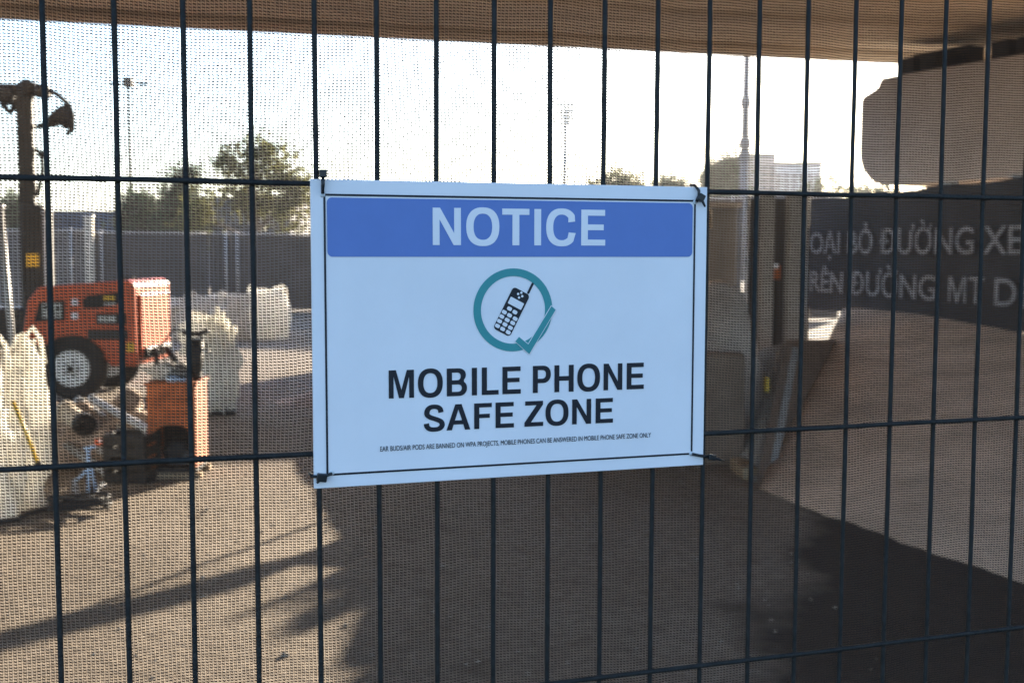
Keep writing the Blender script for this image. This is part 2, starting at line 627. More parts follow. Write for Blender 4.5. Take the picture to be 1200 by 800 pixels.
# ================================================================== GROUND
def build_ground():
    xs = np.concatenate([[-1200, -500, -160, -60, -30, -20], np.arange(-14, 10.01, 0.11), [14, 24, 50, 160, 500, 1200]])
    ys = np.concatenate([[-300, -60, -20, -6], np.arange(-2, 17.01, 0.11), np.arange(18, 45, 1.5), [60, 100, 200, 500, 1000, 1800]])
    X, Y = np.meshgrid(xs, ys)
    Z = np.zeros_like(X)
    for j in range(Z.shape[0]):
        for i in range(Z.shape[1]):
            x, y = X[j, i], Y[j, i]
            if -14 < x < 10 and -2 < y < 17:
                e = min(1, (x + 14), (10 - x), (y + 2), (17 - y))
                Z[j, i] = e * (0.009 * noise.fractal(Vector((x * 1.1, y * 1.1, 0)), 1.0, 2.0, 4) + 0.006 * noise.noise(Vector((x * 6, y * 6, 3))))
    nx, ny = len(xs), len(ys)
    v = np.stack([X, Y, Z], -1).reshape(-1, 3)
    idx = np.arange(nx * ny).reshape(ny, nx)
    q = np.stack([idx[:-1, :-1], idx[:-1, 1:], idx[1:, 1:], idx[1:, :-1]], -1).reshape(-1, 4)
    me = bpy.data.meshes.new('ground')
    me.from_pydata(v.tolist(), [], q.tolist())
    me.polygons.foreach_set('use_smooth', [True] * len(q))
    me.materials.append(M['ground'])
    link('ground', me, None, kind='structure')


build_ground()

# ================================================================== BRIDGE
BR_A = math.atan2(3.03, 11.7)                      # the bridge runs a little across the view
FAR_L = Vector((-6.13, 13.67, 0))
bd = Vector((math.cos(BR_A), math.sin(BR_A), 0))   # along
bn = Vector((math.sin(BR_A), -math.cos(BR_A), 0))  # towards the camera side
SOFFIT = 4.30


def build_bridge():
    t = thing('bridge_deck', 'low concrete bridge deck spanning overhead across the top of the view', 'bridge', FAR_L + bd * 6 + Vector((0, 0, SOFFIT)), BR_A)
    # local x along, local -y towards the camera; girders side by side with open joints
    widths = [0.42, 0.95] + [1.05] * 11 + [0.95, 0.42]
    y = 0.0
    me = None
    for i, w in enumerate(widths):
        z = 0.0 if i in (0, 14) else 0.11 if i in (1, 13) else (0.04, 0.07)[i % 2]
        b = MB()
        poly = [(-0.0, z + 0.06), (-0.05, z), (-w + 0.09, z), (-w + 0.04, z + 0.06), (-w + 0.04, z + 1.0), (0, z + 1.0)]
        b.prism([(u + y, v) for u, v in poly], lambda u, v, k: Vector((k, u, v)), -26, 26)
        b.build('girder', M['concrete'], t)
        y -= w
    MB().box((0, y / 2, 1.23), (52, -y + 0.5, 0.22)).build('deck_slab', M['concrete'], t)
    for yy in (0.1, y - 0.1):
        MB().box((0, yy, 1.75), (52, 0.25, 0.8), bev=0.03).build('parapet', M['concrete'], t)


build_bridge()


def build_pier():
    # crosshead: runs towards the camera under the deck; its far left end is rounded below
    c0 = at(1010, 150, 15.6)
    c1 = at(1200, 150, 13.4)
    ax = Vector((c1.x - c0.x, c1.y - c0.y, 0)).normalized()
    out = Vector((ax.y, -ax.x, 0))                   # the side that faces the camera is -out or out
    if out.y > 0:
        out = -out
    t = thing('bridge_pier', 'concrete bridge pier with rounded crosshead under the deck at right', 'bridge pier', (c0.x, c0.y, 0), math.atan2(ax.y, ax.x))
    ztop, zb = 3.91, 2.49
    prof = [(0.35, ztop), (0.34, ztop - 0.02), (0.26, ztop - 0.10), (0.24, ztop - 0.15), (0.0, ztop - 0.215), (-0.025, ztop - 0.26)]
    prof += [(0.505 - 0.53 * math.cos(a), zb + 0.49 - 0.49 * math.sin(a)) for a in [math.radians(90 * k / 12) for k in range(13)]]
    prof += [(7.0, zb), (7.2, 2.6), (7.2, ztop)]
    MB().prism(prof, lambda u, v, w: Vector((u, w, v)), 0.0, 1.5, bev=0.015).build('crosshead', M['pier'], t)
    MB().prism([(3.2, 0), (4.9, 0), (4.9, zb - 0.004), (3.2, zb - 0.004)], lambda u, v, w: Vector((u, w, v)), 0.25, 1.25, bev=0.05).build('column', M['pier'], t)
    for i, x in enumerate((0.62, 0.98, 2.05, 2.4, 3.6, 4.7, 5.8)):
        MB().box((x, 0.40, ztop + 0.12), (0.26 if i < 4 else 0.4, 0.55, 0.22), bev=0.01).build('bearing_plinth', M['rubber'], t)
    MB().box((0.75, 0.75, ztop + 0.18), (0.9, 0.3, 0.35)).build('packing_block', M['rubber'], t)
    return t


build_pier()

# ================================================================== SLOPE AT RIGHT, BANNER FENCE
def build_slope():
    A = gnd(886, 577)
    B = gnd(1200, 690)
    d = (B - A).normalized()
    crest0 = at(988, 361, 13.9)
    zc = crest0.z
    # base runs on towards the camera, crest runs parallel
    base = [A + d * (k * 1.0) for k in range(0, 7)]
    L_ = 0
    bmn = MB()
    rows = 26
    cols = 40
    Dv = Vector((crest0.x, crest0.y, 0))
    grid = []
    for j in range(rows + 1):
        v = j / rows
        row = []
        for i in range(cols + 1):
            u = i / cols
            p0 = A + d * (u * 6.2)
            p1 = Dv + d * (u * 12.0)
            p = p0.lerp(p1, v)
            z = zc * v
            k = 0.008 * noise.fractal(Vector((p.x * 1.2, p.y * 1.2, z * 2)), 1.0, 2.0, 4) * min(1, 6 * v) * min(1, 6 * u + 0.15)
            row.append(bmn.bm.verts.new((p.x, p.y, z + k - (0.02 if j == 0 else 0))))
        grid.append(row)
    # plateau behind
    back = []
    for i in range(cols + 1):
        p = Dv + d * (i / cols * 12.0) + Vector((9, 2.2, 0))
        back.append(bmn.bm.verts.new((p.x, p.y, zc)))
    grid.append(back)
    for j in range(len(grid) - 1):
        for i in range(cols):
            f = bmn.bm.faces.new((grid[j][i], grid[j][i + 1], grid[j + 1][i + 1], grid[j + 1][i]))
            f.smooth = j < rows
    # closing sides down to the ground
    for edge in ([r[0] for r in grid], [r[-1] for r in grid], grid[-1]):
        low = [bmn.bm.verts.new((v.co.x, v.co.y, -0.05)) for v in edge]
        for i in range(len(edge) - 1):
            bmn.bm.faces.new((edge[i], edge[i + 1], low[i + 1], low[i]))
    o = bmn.build('embankment', M['slope'], None)
    o['kind'] = 'structure'
    return A, d, crest0


SA, SD, SCREST = build_slope()


def build_banner_fence():
    p0 = at(938, 350, 15.6)
    p1 = at(1200, 361, 10.7)
    dv = Vector((p1.x - p0.x, p1.y - p0.y, 0))
    length = dv.length
    dv.normalize()
    ang = math.atan2(dv.y, dv.x)
    zb = 0.86
    t = thing('banner_fence', 'site fence with long dark banner in white Vietnamese capitals at right', 'fence', (p0.x, p0.y, zb - 0.2), ang)
    inv = Matrix.Rotation(-ang, 3, 'Z')
    org = Vector((p0.x, p0.y, zb - 0.2))

    def loc(px, py):
        dirv = at(px, py, 1.0) - Vector((0, 0, EYE))
        nrm = Vector((-dv.y, dv.x, 0))
        k = (Vector((p0.x, p0.y, 0)) - Vector((0, 0, 0))).dot(nrm) / dirv.dot(nrm)
        q = Vector((0, 0, EYE)) + dirv * k
        return inv @ (q - org)
    H0, H1 = 0.2, 0.2 + (at(1200, 207, 10.7).z - zb)
    # cloth with shallow folds
    b = MB()
    nx, nz = 90, 10
    end = length + 3.0
    gr = []
    for j in range(nz + 1):
        row = []
        for i in range(nx + 1):
            x = i / nx * end
            z = H0 + (H1 - H0) * j / nz
            sag = 0.03 * math.sin(x * 4.1) * (1 if j == nz else 0) * 0.5
            y = 0.02 * noise.noise(Vector((x * 2.2, z * 0.8, 5))) + 0.03
            row.append(b.bm.verts.new((x, y, z + sag)))
        gr.append(row)
    for j in range(nz):
        for i in range(nx):
            f = b.bm.faces.new((gr[j][i], gr[j][i + 1], gr[j + 1][i + 1], gr[j + 1][i]))
            f.smooth = True
    b.build('banner', M['banner'], t)
    k = 0
    x = 0.05
    while x < end:
        MB().tube([(x, 0.085, -0.4), (x, 0.085, H1 + 0.05)], 0.021, 8).build('post', M['galv'], t)
        MB().box((x, 0.03, H1 + 0.02), (0.05, 0.16, 0.035), bev=0.006).build('clamp', M['galv'], t)
        x += 1.18
    MB().tube([(0, 0.085, H1 - 0.02), (end, 0.085, H1 - 0.02)], 0.016, 8).build('rail', M['galv'], t)
    a0, a1 = loc(941, 299), loc(1199, 298)
    c1 = loc(1190, 264)
    cap = c1.z - loc(1190, 298).z
    text_mesh('lettering', 'LO\u1ea0I B\u1ece \u0110\u01af\u1edcNG XE', M['letter'], t, a0.x, a1.x, a1.z, cap, 0.012, 0.012, 0.002, split=True)
    bz, c2 = loc(1180, 359).z, cap * 0.98
    text_mesh('lettering', 'TR\u00caN \u0110\u01af\u1edcNG', M['letter'], t, loc(937, 352).x, loc(1097, 355).x, bz, c2, 0.012, 0.012, 0.002, split=True)
    caps_text('MT', M['letter'], t, loc(1112, 356).x, loc(1154, 358).x, bz, c2, 0.012, 0.002, weight=0.72)
    text_mesh('lettering', 'DE', M['letter'], t, loc(1166, 358).x, loc(1214, 360).x, bz, c2, 0.012, 0.012, 0.002, split=True)


build_banner_fence()


# ------------------------------------------------------------------ concrete barriers beside the slope
def barrier_profile(h, foot, top=0.13):
    return [(-foot, 0), (foot, 0), (foot, 0.08), (foot * 0.75, 0.30), (top, h - 0.03), (top - 0.03, h), (-top + 0.03, h), (-top, h - 0.03), (-foot * 0.75, 0.30), (-foot, 0.08)]


# wing wall where the slope begins: a grey leaning end panel and a brown wall running back along the slope's edge
def wing_wall():
    P0, P1 = gnd(851, 541), gnd(881, 567)
    P2, P3 = at(918, 400, 9.6), at(877, 413, 9.4)
    S = at(969, 394, 12.6)
    t = thing('wing_wall', 'low wing wall with grey leaning end panel, brown behind, beside the notice', 'wall', (P0.x, P0.y, 0))
    o = Vector((P0.x, P0.y, 0))
    nrm = (P1 - P0).cross(P3 - P0).normalized()
    if nrm.y < 0:
        nrm = -nrm
    b = MB()
    front = [p - o for p in (P0 - Vector((0, 0, 0.03)), P1 - Vector((0, 0, 0.03)), P2, P3)]
    back = [p + nrm * 0.16 for p in front]
    A = [b.bm.verts.new(p) for p in front]
    B = [b.bm.verts.new(p) for p in back]
    b.bm.faces.new(A)
    b.bm.faces.new(B[::-1])
    for i in range(4):
        b.bm.faces.new((A[i], B[i], B[(i + 1) % 4], A[(i + 1) % 4]))
    bmesh.ops.bevel(b.bm, geom=b.bm.edges[:], offset=0.012, segments=2, affect='EDGES')
    b.build('end_panel', M['barrier'], t)
    b = MB()
    Dv = SCREST
    tt = 0.5
    for _ in range(40):
        q = SA.lerp(Dv, tt)
        tt += (0.276 - q.x / q.y) * 4
    S = SA.lerp(Dv, tt) + Vector((0.10, -0.03, 0.05))
    tri = [p - o for p in (SA + Vector((-0.02, -0.02, -0.02)), at(921, 398, 9.35), S)]
    offs = [Vector((0.03, 0.12, 0)), Vector((0.05, 0.16, -0.01)), Vector((0.05, 0.2, -0.01))]
    A = [b.bm.verts.new(p) for p in tri]
    B = [b.bm.verts.new(p + f) for p, f in zip(tri, offs)]
    b.bm.faces.new(A)
    b.bm.faces.new(B[::-1])
    for i in range(3):
        b.bm.faces.new((A[i], B[i], B[(i + 1) % 3], A[(i + 1) % 3]))
    b.build('side_wall', M['barrier_brown'], t)
    c = at(898, 450, 8.75) - o
    MB().box(c, (0.09, 0.02, 0.11), rz=math.atan2(P1.y - P0.y, P1.x - P0.x), bev=0.003).build('reflector', M['yellow'], t)
    q = (P0 + P1) / 2
    t2 = thing('timber_sleeper', 'short orange brown timber lying at the foot of the grey leaning panel', 'timber', (q.x + 0.02, q.y - 0.07, 0.045), math.atan2(P1.y - P0.y, P1.x - P0.x))
    MB().box((0, 0, 0), (0.42, 0.10, 0.09), bev=0.008).build('timber', M['timber'], t2)


wing_wall()
b3 = Vector((at(867, 540, 8.75).x, 8.72, 0))
t_ = thing('concrete_barrier', 'brown concrete barrier with sunlit top edge, its end showing right of the notice', 'barrier', b3, math.pi - 0.06)
MB().prism(barrier_profile(0.84, 0.2), lambda u, v, w: Vector((w, u, v)), 0, 1.5, bev=0.012).build('block', M['barrier_brown'], t_)
MB().box((0.75, 0, 0.865), (0.5, 0.06, 0.06), bev=0.006).build('lifting_bar', M['galv'], t_)

# ================================================================== HOARDINGS AND THINGS BEHIND
def hoarding(p0, p1, h, material, label, posts, group='dark hoarding fences at the back of the site', foldseed=1.0, zbase=0.0):
    p0, p1 = Vector(p0), Vector(p1)
    d = p1 - p0
    L_ = d.length
    t = thing('hoarding_fence', label, 'fence', (p0.x, p0.y, 0), math.atan2(d.y, d.x), group)
    n = max(1, round(L_ / 2.4))
    w = L_ / n
    for k in range(n):
        b = MB()
        nx = 12
        lo, hi = [], []
        for i in range(nx + 1):
            x = k * w + 0.03 + (w - 0.06) * i / nx
            y = 0.03 * noise.noise(Vector((x * 1.7 * foldseed, 0, foldseed)))
            lo.append(b.bm.verts.new((x, y, zbase + 0.05)))
            hi.append(b.bm.verts.new((x, y * 0.3, zbase + h - 0.06)))
        for i in range(nx):
            f = b.bm.faces.new((lo[i], lo[i + 1], hi[i + 1], hi[i]))
            f.smooth = True
        b.build('cloth_panel', material, t)
        MB().tube([(k * w + 0.03, -0.02, zbase + h - 0.03), ((k + 1) * w - 0.03, -0.02, zbase + h - 0.03)], 0.021, 6).build('rail', M['galv'], t)
    for x in posts:
        MB().tube([(x, -0.05, 0), (x, -0.05, zbase + h + 0.03)], 0.024, 8).build('post', M['galv'], t)
    return t


hl0 = at(-40, 300, 29.0)
hl1 = at(104, 300, 28.5)
hoarding((hl0.x, hl0.y, 0), (hl1.x, hl1.y, 0), 2.15, M['hoard_brown'], 'dusty brown hoarding fence at far left behind the rig', [0.02, 2.9])
hr1 = at(372, 300, 31)
hoarding((hl1.x + 0.05, hl1.y, 0), (hr1.x, hr1.y, 0), 2.1, M['hoard'], 'dark grey hoarding fence standing behind the red compressor', [0.05, 0.25, 3.32, 3.62, 5.9])
hq0, hq1 = at(378, 300, 31.3), at(985, 300, 27)
hoarding((hq0.x, hq0.y, 0), (hq1.x, hq1.y, 0), 2.95, M['hoard'], 'tall dark hoarding fence passing behind the notice sign', [3.0, 6.0, 9.6, 11.1])


hx0, hx1 = at(872, 300, 13.4), at(952, 300, 13.2)
hoarding((hx0.x, hx0.y, 0), (hx1.x, hx1.y, 0), 2.30, M['hoard'], 'short dark hoarding panel behind the two steel uprights', [0.04, hx1.x - hx0.x - 0.04])


def shadow_frame():
    # added unseen frame behind the sign, casts a streak of shade: beam about 2 m up
    a, b = Vector((1.25, 11.8, 0)), Vector((2.05, 12.7, 0))
    d = b - a
    t = thing('added_shadow_frame', 'added timber frame, unseen behind the notice sign, casting a shadow streak', 'frame', a, math.atan2(d.y, d.x))
    L_ = d.length
    MB().box((L_ / 2, 0, 1.98), (L_ + 0.5, 0.07, 0.20), bev=0.006).build('beam', M['timber'], t)
    for x in (0.0, L_):
        MB().box((x, 0.0, 0.955), (0.035, 0.035, 1.91), bev=0.004).build('upright', M['timber'], t)
        MB().box((x, 0, 0.02), (0.3, 0.4, 0.05), bev=0.006).build('foot', M['barrier'], t)


shadow_frame()


def site_shed():
    p = at(838, 330, 17.0)
    t = thing('site_shed', 'dark grey site shed whose edge shows just right of the notice sign', 'shed', (p.x - 1.55, 17.2, 0), 0.10)
    W, Dp, H = 3.9, 2.3, 2.30
    MB().box((0, Dp / 2, H / 2 + 0.1), (W, Dp, H - 0.2), bev=0.02).build('wall', M['shed'], t)
    n = 13
    for k in range(n):
        x = -W / 2 + (k + 0.5) * W / n
        MB().box((x, -0.014, H / 2 + 0.1), (W / n * 0.55, 0.026, H - 0.34), bev=0.006).build('panel_rib', M['shed'], t)
    MB().box((0, Dp / 2, H + 0.03), (W + 0.12, Dp + 0.12, 0.08), bev=0.01).build('roof', M['hoard_brown'], t)
    for x in (-W / 2 + 0.2, W / 2 - 0.2):
        MB().box((x, Dp / 2, 0.05), (0.15, Dp * 0.9, 0.10)).build('skid', M['dark'], t)
    return t


site_shed()


def shade_heap():
    b = MB()
    na, nc = 90, 60
    P0, P1 = Vector((-1.4, 12.0, 0)), Vector((1.66, 9.3, 0))
    ax = (P1 - P0).normalized()
    sd = Vector((-ax.y, ax.x, 0))
    L_ = (P1 - P0).length
    gr = []
    for j in range(nc + 1):
        row = []
        for i in range(na + 1):
            u = -0.35 + 1.55 * i / na
            v = -1 + 2 * j / nc
            ridge = np.interp(u, [-0.3, 0.0, 0.54, 0.88, 0.94, 1.0, 1.06, 1.09, 1.13], [0, 0.50, 0.93, 1.20, 1.30, 1.42, 1.34, 0.95, 0])  # ridge heights of this added heap follow the yard shadow it should cast
            q = P0 + ax * (u * L_) + sd * (v * (0.8 - 0.3 * min(1, max(0, u))))
            z = ridge * max(0.0, 1 - abs(v)) ** 0.85
            z += 0.012 * noise.fractal(Vector((q.x * 2, q.y * 2, 2)), 1.0, 2.0, 5) * min(1, z * 3)
            row.append(b.bm.verts.new((q.x, q.y, z - 0.03)))
        gr.append(row)
    for j in range(nc):
        for i in range(na):
            b.bm.faces.new((gr[j][i], gr[j][i + 1], gr[j + 1][i + 1], gr[j + 1][i])).smooth = True
    o = b.build('shade_heap', M['heap'], None)
    tag(o, 'added brown heap mostly hidden by the notice, ridge shaped to shade the yard', 'spoil heap')


shade_heap()


def leader_posts():
    # two pale uprights with a dark channel between, standing right of the shed
    for k, (px, w, lab) in enumerate(((896, 0.13, 'pale steel upright left of the orange clip, right of the sign'), (927, 0.15, 'brownish steel upright right of the orange clip, beside the banner'))):
        Y = 12.9
        b = gnd(px, 405)
        p = at(px, 405, Y)
        top = at(px, 228, Y).z
        t = thing('steel_upright', lab, 'post', (p.x, Y, 0), 0.12, 'paired steel uprights')
        for s in (-1, 1):
            MB().box((0, s * 0.06, top / 2), (w, 0.012, top)).build('flange', M['upright'], t)
        MB().box((0, 0, top / 2), (0.012, 0.105, top)).build('web', M['upright'], t)
        MB().box((0, 0, 0.015), (w * 1.7, 0.24, 0.03)).build('foot_plate', M['galv'], t)
    p = at(909, 322, 12.9)
    t = thing('orange_clip', 'small orange and white marker fixed between the two steel uprights', 'marker', (p.x, 12.88, 0))
    MB().box((0, 0, p.z + 0.03), (0.09, 0.05, 0.16), bev=0.01).build('body', M['orange'], t)
    MB().box((-0.01, -0.032, p.z + 0.10), (0.05, 0.012, 0.05)).build('reflector', M['lampw'], t)
    MB().tube([(0, 0.03, 0), (0, 0.03, p.z + 0.1)], 0.02, 8).build('pole', M['dark'], t)


leader_posts()


# ------------------------------------------------------------------ far buildings
def far_block(name, label, px0, px1, ptop, Y, material, depth=14, win=None, cat='building'):
    a, b = at(px0, ptop, Y), at(px1, ptop, Y)
    W, H = b.x - a.x, a.z
    t = thing(name, label, cat, ((a.x + b.x) / 2, Y, 0))
    MB().box((0, depth / 2, H / 2), (W, depth, H)).build('wall', material, t)
    MB().box((0, depth / 2, H + 0.25), (W * 1.01, depth * 1.01, 0.5)).build('roof', M['far_roof'], t)
    if win:
        nx, nz, z0, m_ = win
        me = None
        for j in range(nz):
            for i in range(nx):
                x = -W / 2 + (i + 0.5) * W / nx
                z = z0 + (j + 0.5) * (H - z0 - 1) / nz
                if me is None:
                    o = MB().box((0, 0, 0), (W / nx * 0.6, 0.25, (H - z0) / nz * 0.5)).build('window', m_, t)
                    me = o.data
                else:
                    o = link('window', me, t)
                o.location = (x, -0.05, z)
    return t


far_block('apartment_tower', 'mauve grey apartment tower beside the comms mast on the skyline', 874, 909, 184, 150, M['far_violet'], win=(4, 6, 8, M['far_roof']))
far_block('glass_tower', 'pale blue glass office tower right of the mauve tower', 908, 963, 194, 156, M['far_glass'], win=(6, 6, 8, M['far_grey']))
far_block('warehouse', 'dark grey flat roofed building under the big tree, above the hoarding', 226, 340, 243, 55, M['far_grey'], depth=10, win=(3, 1, 2.4, M['shed']))
far_block('low_building', 'low dark blue roofed building behind the hoarding at far left', 58, 138, 258, 60, M['far_roof'], depth=10, win=(5, 1, 1.6, M['far_grey']))
far_block('low_building', 'dark low shed behind the drilling rig at the left edge', -40, 26, 258, 62, M['far_grey'], depth=10, win=(3, 1, 1.6, M['far_roof']))


# ------------------------------------------------------------------ trees
def tree(label, base, height, clumps, material, leaf, n, trunk_r, seed, name='tree', group='trees beyond the site'):
    r = np.random.default_rng(seed)
    t = thing(name, label, 'tree', base, 0, group)
    b = MB()
    b.tube([(0, 0, 0), (0.05, 0, height * 0.3), (-0.05, 0.03, height * 0.6), (0, 0, height * 0.85)], [trunk_r, trunk_r * 0.8, trunk_r * 0.5, trunk_r * 0.15], 8)
    for c in clumps:
        z0 = max(0.15, min(0.7, c[2] / height - 0.2)) * height
        b.tube([(0, 0, z0), (c[0] * 0.5, c[1] * 0.5, (z0 + c[2]) / 2), (c[0], c[1], c[2])], [trunk_r * 0.4, trunk_r * 0.25, trunk_r * 0.06], 5)
    b.build('trunk', M['bark'], t)
    vol = np.array([c[3] * c[4] for c in clumps])
    pick = r.choice(len(clumps), n, p=vol / vol.sum())
    C = np.array(clumps)[pick]
    dirs = r.normal(size=(n, 3))
    dirs /= np.linalg.norm(dirs, axis=1)[:, None]
    rad = r.random(n) ** 0.5
    # small sub-clumps inside each clump for light and dark groups
    P = C[:, :3] + dirs * rad[:, None] * C[:, [3, 3, 4]]
    nsub = max(12, n // 45)
    cen = P[r.integers(0, n, nsub)]
    which = r.integers(0, nsub, n)
    P = cen[which] + r.normal(size=(n, 3)) * leaf * r.uniform(1.2, 2.6, nsub)[which][:, None]
    loose = r.random(n) < 0.2
    P[loose] += r.normal(size=(int(loose.sum()), 3)) * leaf * 2.5
    a = r.normal(size=(n, 3))
    a /= np.linalg.norm(a, axis=1)[:, None]
    c = np.cross(a, r.normal(size=(n, 3)))
    c /= np.linalg.norm(c, axis=1)[:, None]
    sz = leaf * (0.6 + 0.8 * r.random(n))[:, None]
    V = np.stack([P - a * sz, P + c * sz * 0.4, P + a * sz, P - c * sz * 0.4], 1).reshape(-1, 3)
    me = bpy.data.meshes.new('crown')
    me.from_pydata(V.tolist(), [], np.arange(4 * n).reshape(-1, 4).tolist())
    me.materials.append(material)
    link('crown', me, t)
    return t


def tree_px(label, px, pybase, Y, blobs, material, leaf, n, seed, trunk_r=0.25):
    """blobs: (px, py, rx_px, rz_px)"""
    p = at(px, 300, Y)
    k = Y / F_PX
    cl = []
    r = random.Random(seed)
    for (bx, by, rx, rz) in blobs:
        q = at(bx, by, Y)
        cl.append((q.x - p.x, r.uniform(-1, 1) * rx * k * 0.5, q.z, rx * k, rz * k))
    H = max(c[2] + c[4] for c in cl)
    return tree(label, (p.x, Y, 0), H, cl, material, leaf, n, trunk_r, seed)


tree_px('large spreading olive green tree with airy crown above the warehouse', 300, 300, 50,
        [(275, 195, 32, 13), (318, 180, 26, 15), (330, 210, 32, 18), (260, 225, 26, 14), (300, 235, 34, 14), (345, 235, 22, 22), (235, 250, 16, 20), (352, 262, 16, 14), (290, 170, 18, 6)], M['leaf'], 0.15, 5000, 3)
tree_px('dark upright conifer left of the large olive tree', 210, 300, 52, [(212, 212, 9, 10), (208, 235, 15, 18), (210, 258, 20, 18), (225, 205, 5, 8)], M['leaf_dark'], 0.15, 5000, 5)
tree_px('small dark round tree at left, between rig and conifer', 163, 300, 54, [(162, 242, 14, 13), (168, 260, 17, 12), (150, 262, 10, 10)], M['leaf_dark'], 0.15, 3000, 6)
tree_px('dark bushy tree behind the lower mast of the rig', 15, 300, 58, [(20, 245, 16, 12), (4, 262, 18, 12)], M['leaf_dark'], 0.16, 2600, 8)
tree_px('tree with rounded top just showing above the notice sign', 724, 300, 70, [(722, 209, 13, 6), (706, 222, 16, 9), (738, 220, 16, 8)], M['leaf'], 0.19, 1500, 9)
tree_px('low tree top behind the right upper corner of the notice', 782, 300, 72, [(782, 217, 12, 5), (790, 228, 18, 8)], M['leaf_dark'], 0.19, 1500, 10)
tree_px('dark green tree left of the comms mast beside the notice', 850, 300, 75, [(852, 196, 18, 10), (838, 212, 16, 10), (862, 216, 16, 12), (848, 232, 20, 8)], M['leaf_dark'], 0.2, 4000, 11)
tree_px('low far hedge-like tree under the pale glass tower', 985, 300, 90, [(965, 228, 22, 5), (1000, 231, 24, 5), (1030, 232, 20, 5)], M['leaf_dark'], 0.3, 900, 12)


# ------------------------------------------------------------------ masts and lamps
def mast_things():
    Y = 62
    p = at(154, 270, Y)
    top = at(154, 98, Y).z
    t = thing('street_lamp', 'tall thin street lamp with two-armed head against the sky at left', 'street lamp', (p.x, Y, 0))
    MB().tube([(0, 0, 0), (0, 0, top * 0.5), (0, 0, top)], [0.14, 0.11, 0.07], 8).build('pole', M['dark'], t)
    MB().tube([(-0.75, 0, top - 0.05), (0, 0, top + 0.05), (0.85, 0, top + 0.02)], 0.05, 6).build('arm', M['dark'], t)
    for x, w in ((-0.7, 0.55), (0.85, 0.55)):
        MB().box((x, 0, top - 0.02), (w, 0.35, 0.14), bev=0.03).build('luminaire', M['dark'], t)
    MB().box((0.02, 0, top + 0.05), (0.5, 0.5, 0.55), bev=0.08).build('floodlight', M['dark'], t)

    Y = 150
    p = at(661, 220, Y)
    top = at(663, 127, Y).z
    t = thing('floodlight_tower', 'tall stadium floodlight tower seen faintly above the notice sign', 'floodlight tower', (p.x, Y, 0))
    MB().tube([(0, 0, 0), (0.1, 0, top * 0.7), (0.25, 0, top)], [0.42, 0.34, 0.25], 8).build('pole', M['galv'], t)
    for j in range(4):
        w = 2.2 - j * 0.35
        z = top + 0.2 - j * 0.75
        MB().box((0.25, 0, z), (w * 1.2, 0.3, 0.2)).build('rack', M['galv'], t)
        for i in range(4):
            MB().box((0.25 + (i - 1.5) * w / 4, -0.15, z + 0.2), (0.42, 0.3, 0.42), bev=0.04).build('floodlight', M['galv'], t)

    Y = 70
    p = at(872, 222, Y)
    top = at(872, 60, Y).z
    z1, z2 = at(872, 183, Y).z, at(872, 168, Y).z
    z3 = at(872, 120, Y).z
    t = thing('comms_mast', 'slender jointed communications mast rising beside the mauve tower', 'mast', (p.x, Y, 0))
    MB().tube([(0, 0, 0), (0, 0, z1)], [0.33, 0.27], 10).build('pole', M['far_grey'], t)
    MB().tube([(0, 0, z1), (0, 0, z3), (0.02, 0, top)], [0.25, 0.22, 0.19], 10).build('upper_pole', M['far_grey'], t)
    for z, r in ((z2, 0.36), (z3, 0.32), (z1, 0.36)):
        MB().lathe([(r * 0.8, -0.3), (r, -0.15), (r, 0.15), (r * 0.8, 0.3)], (0, 0, z), n=10).build('collar', M['far_grey'], t)


mast_things()


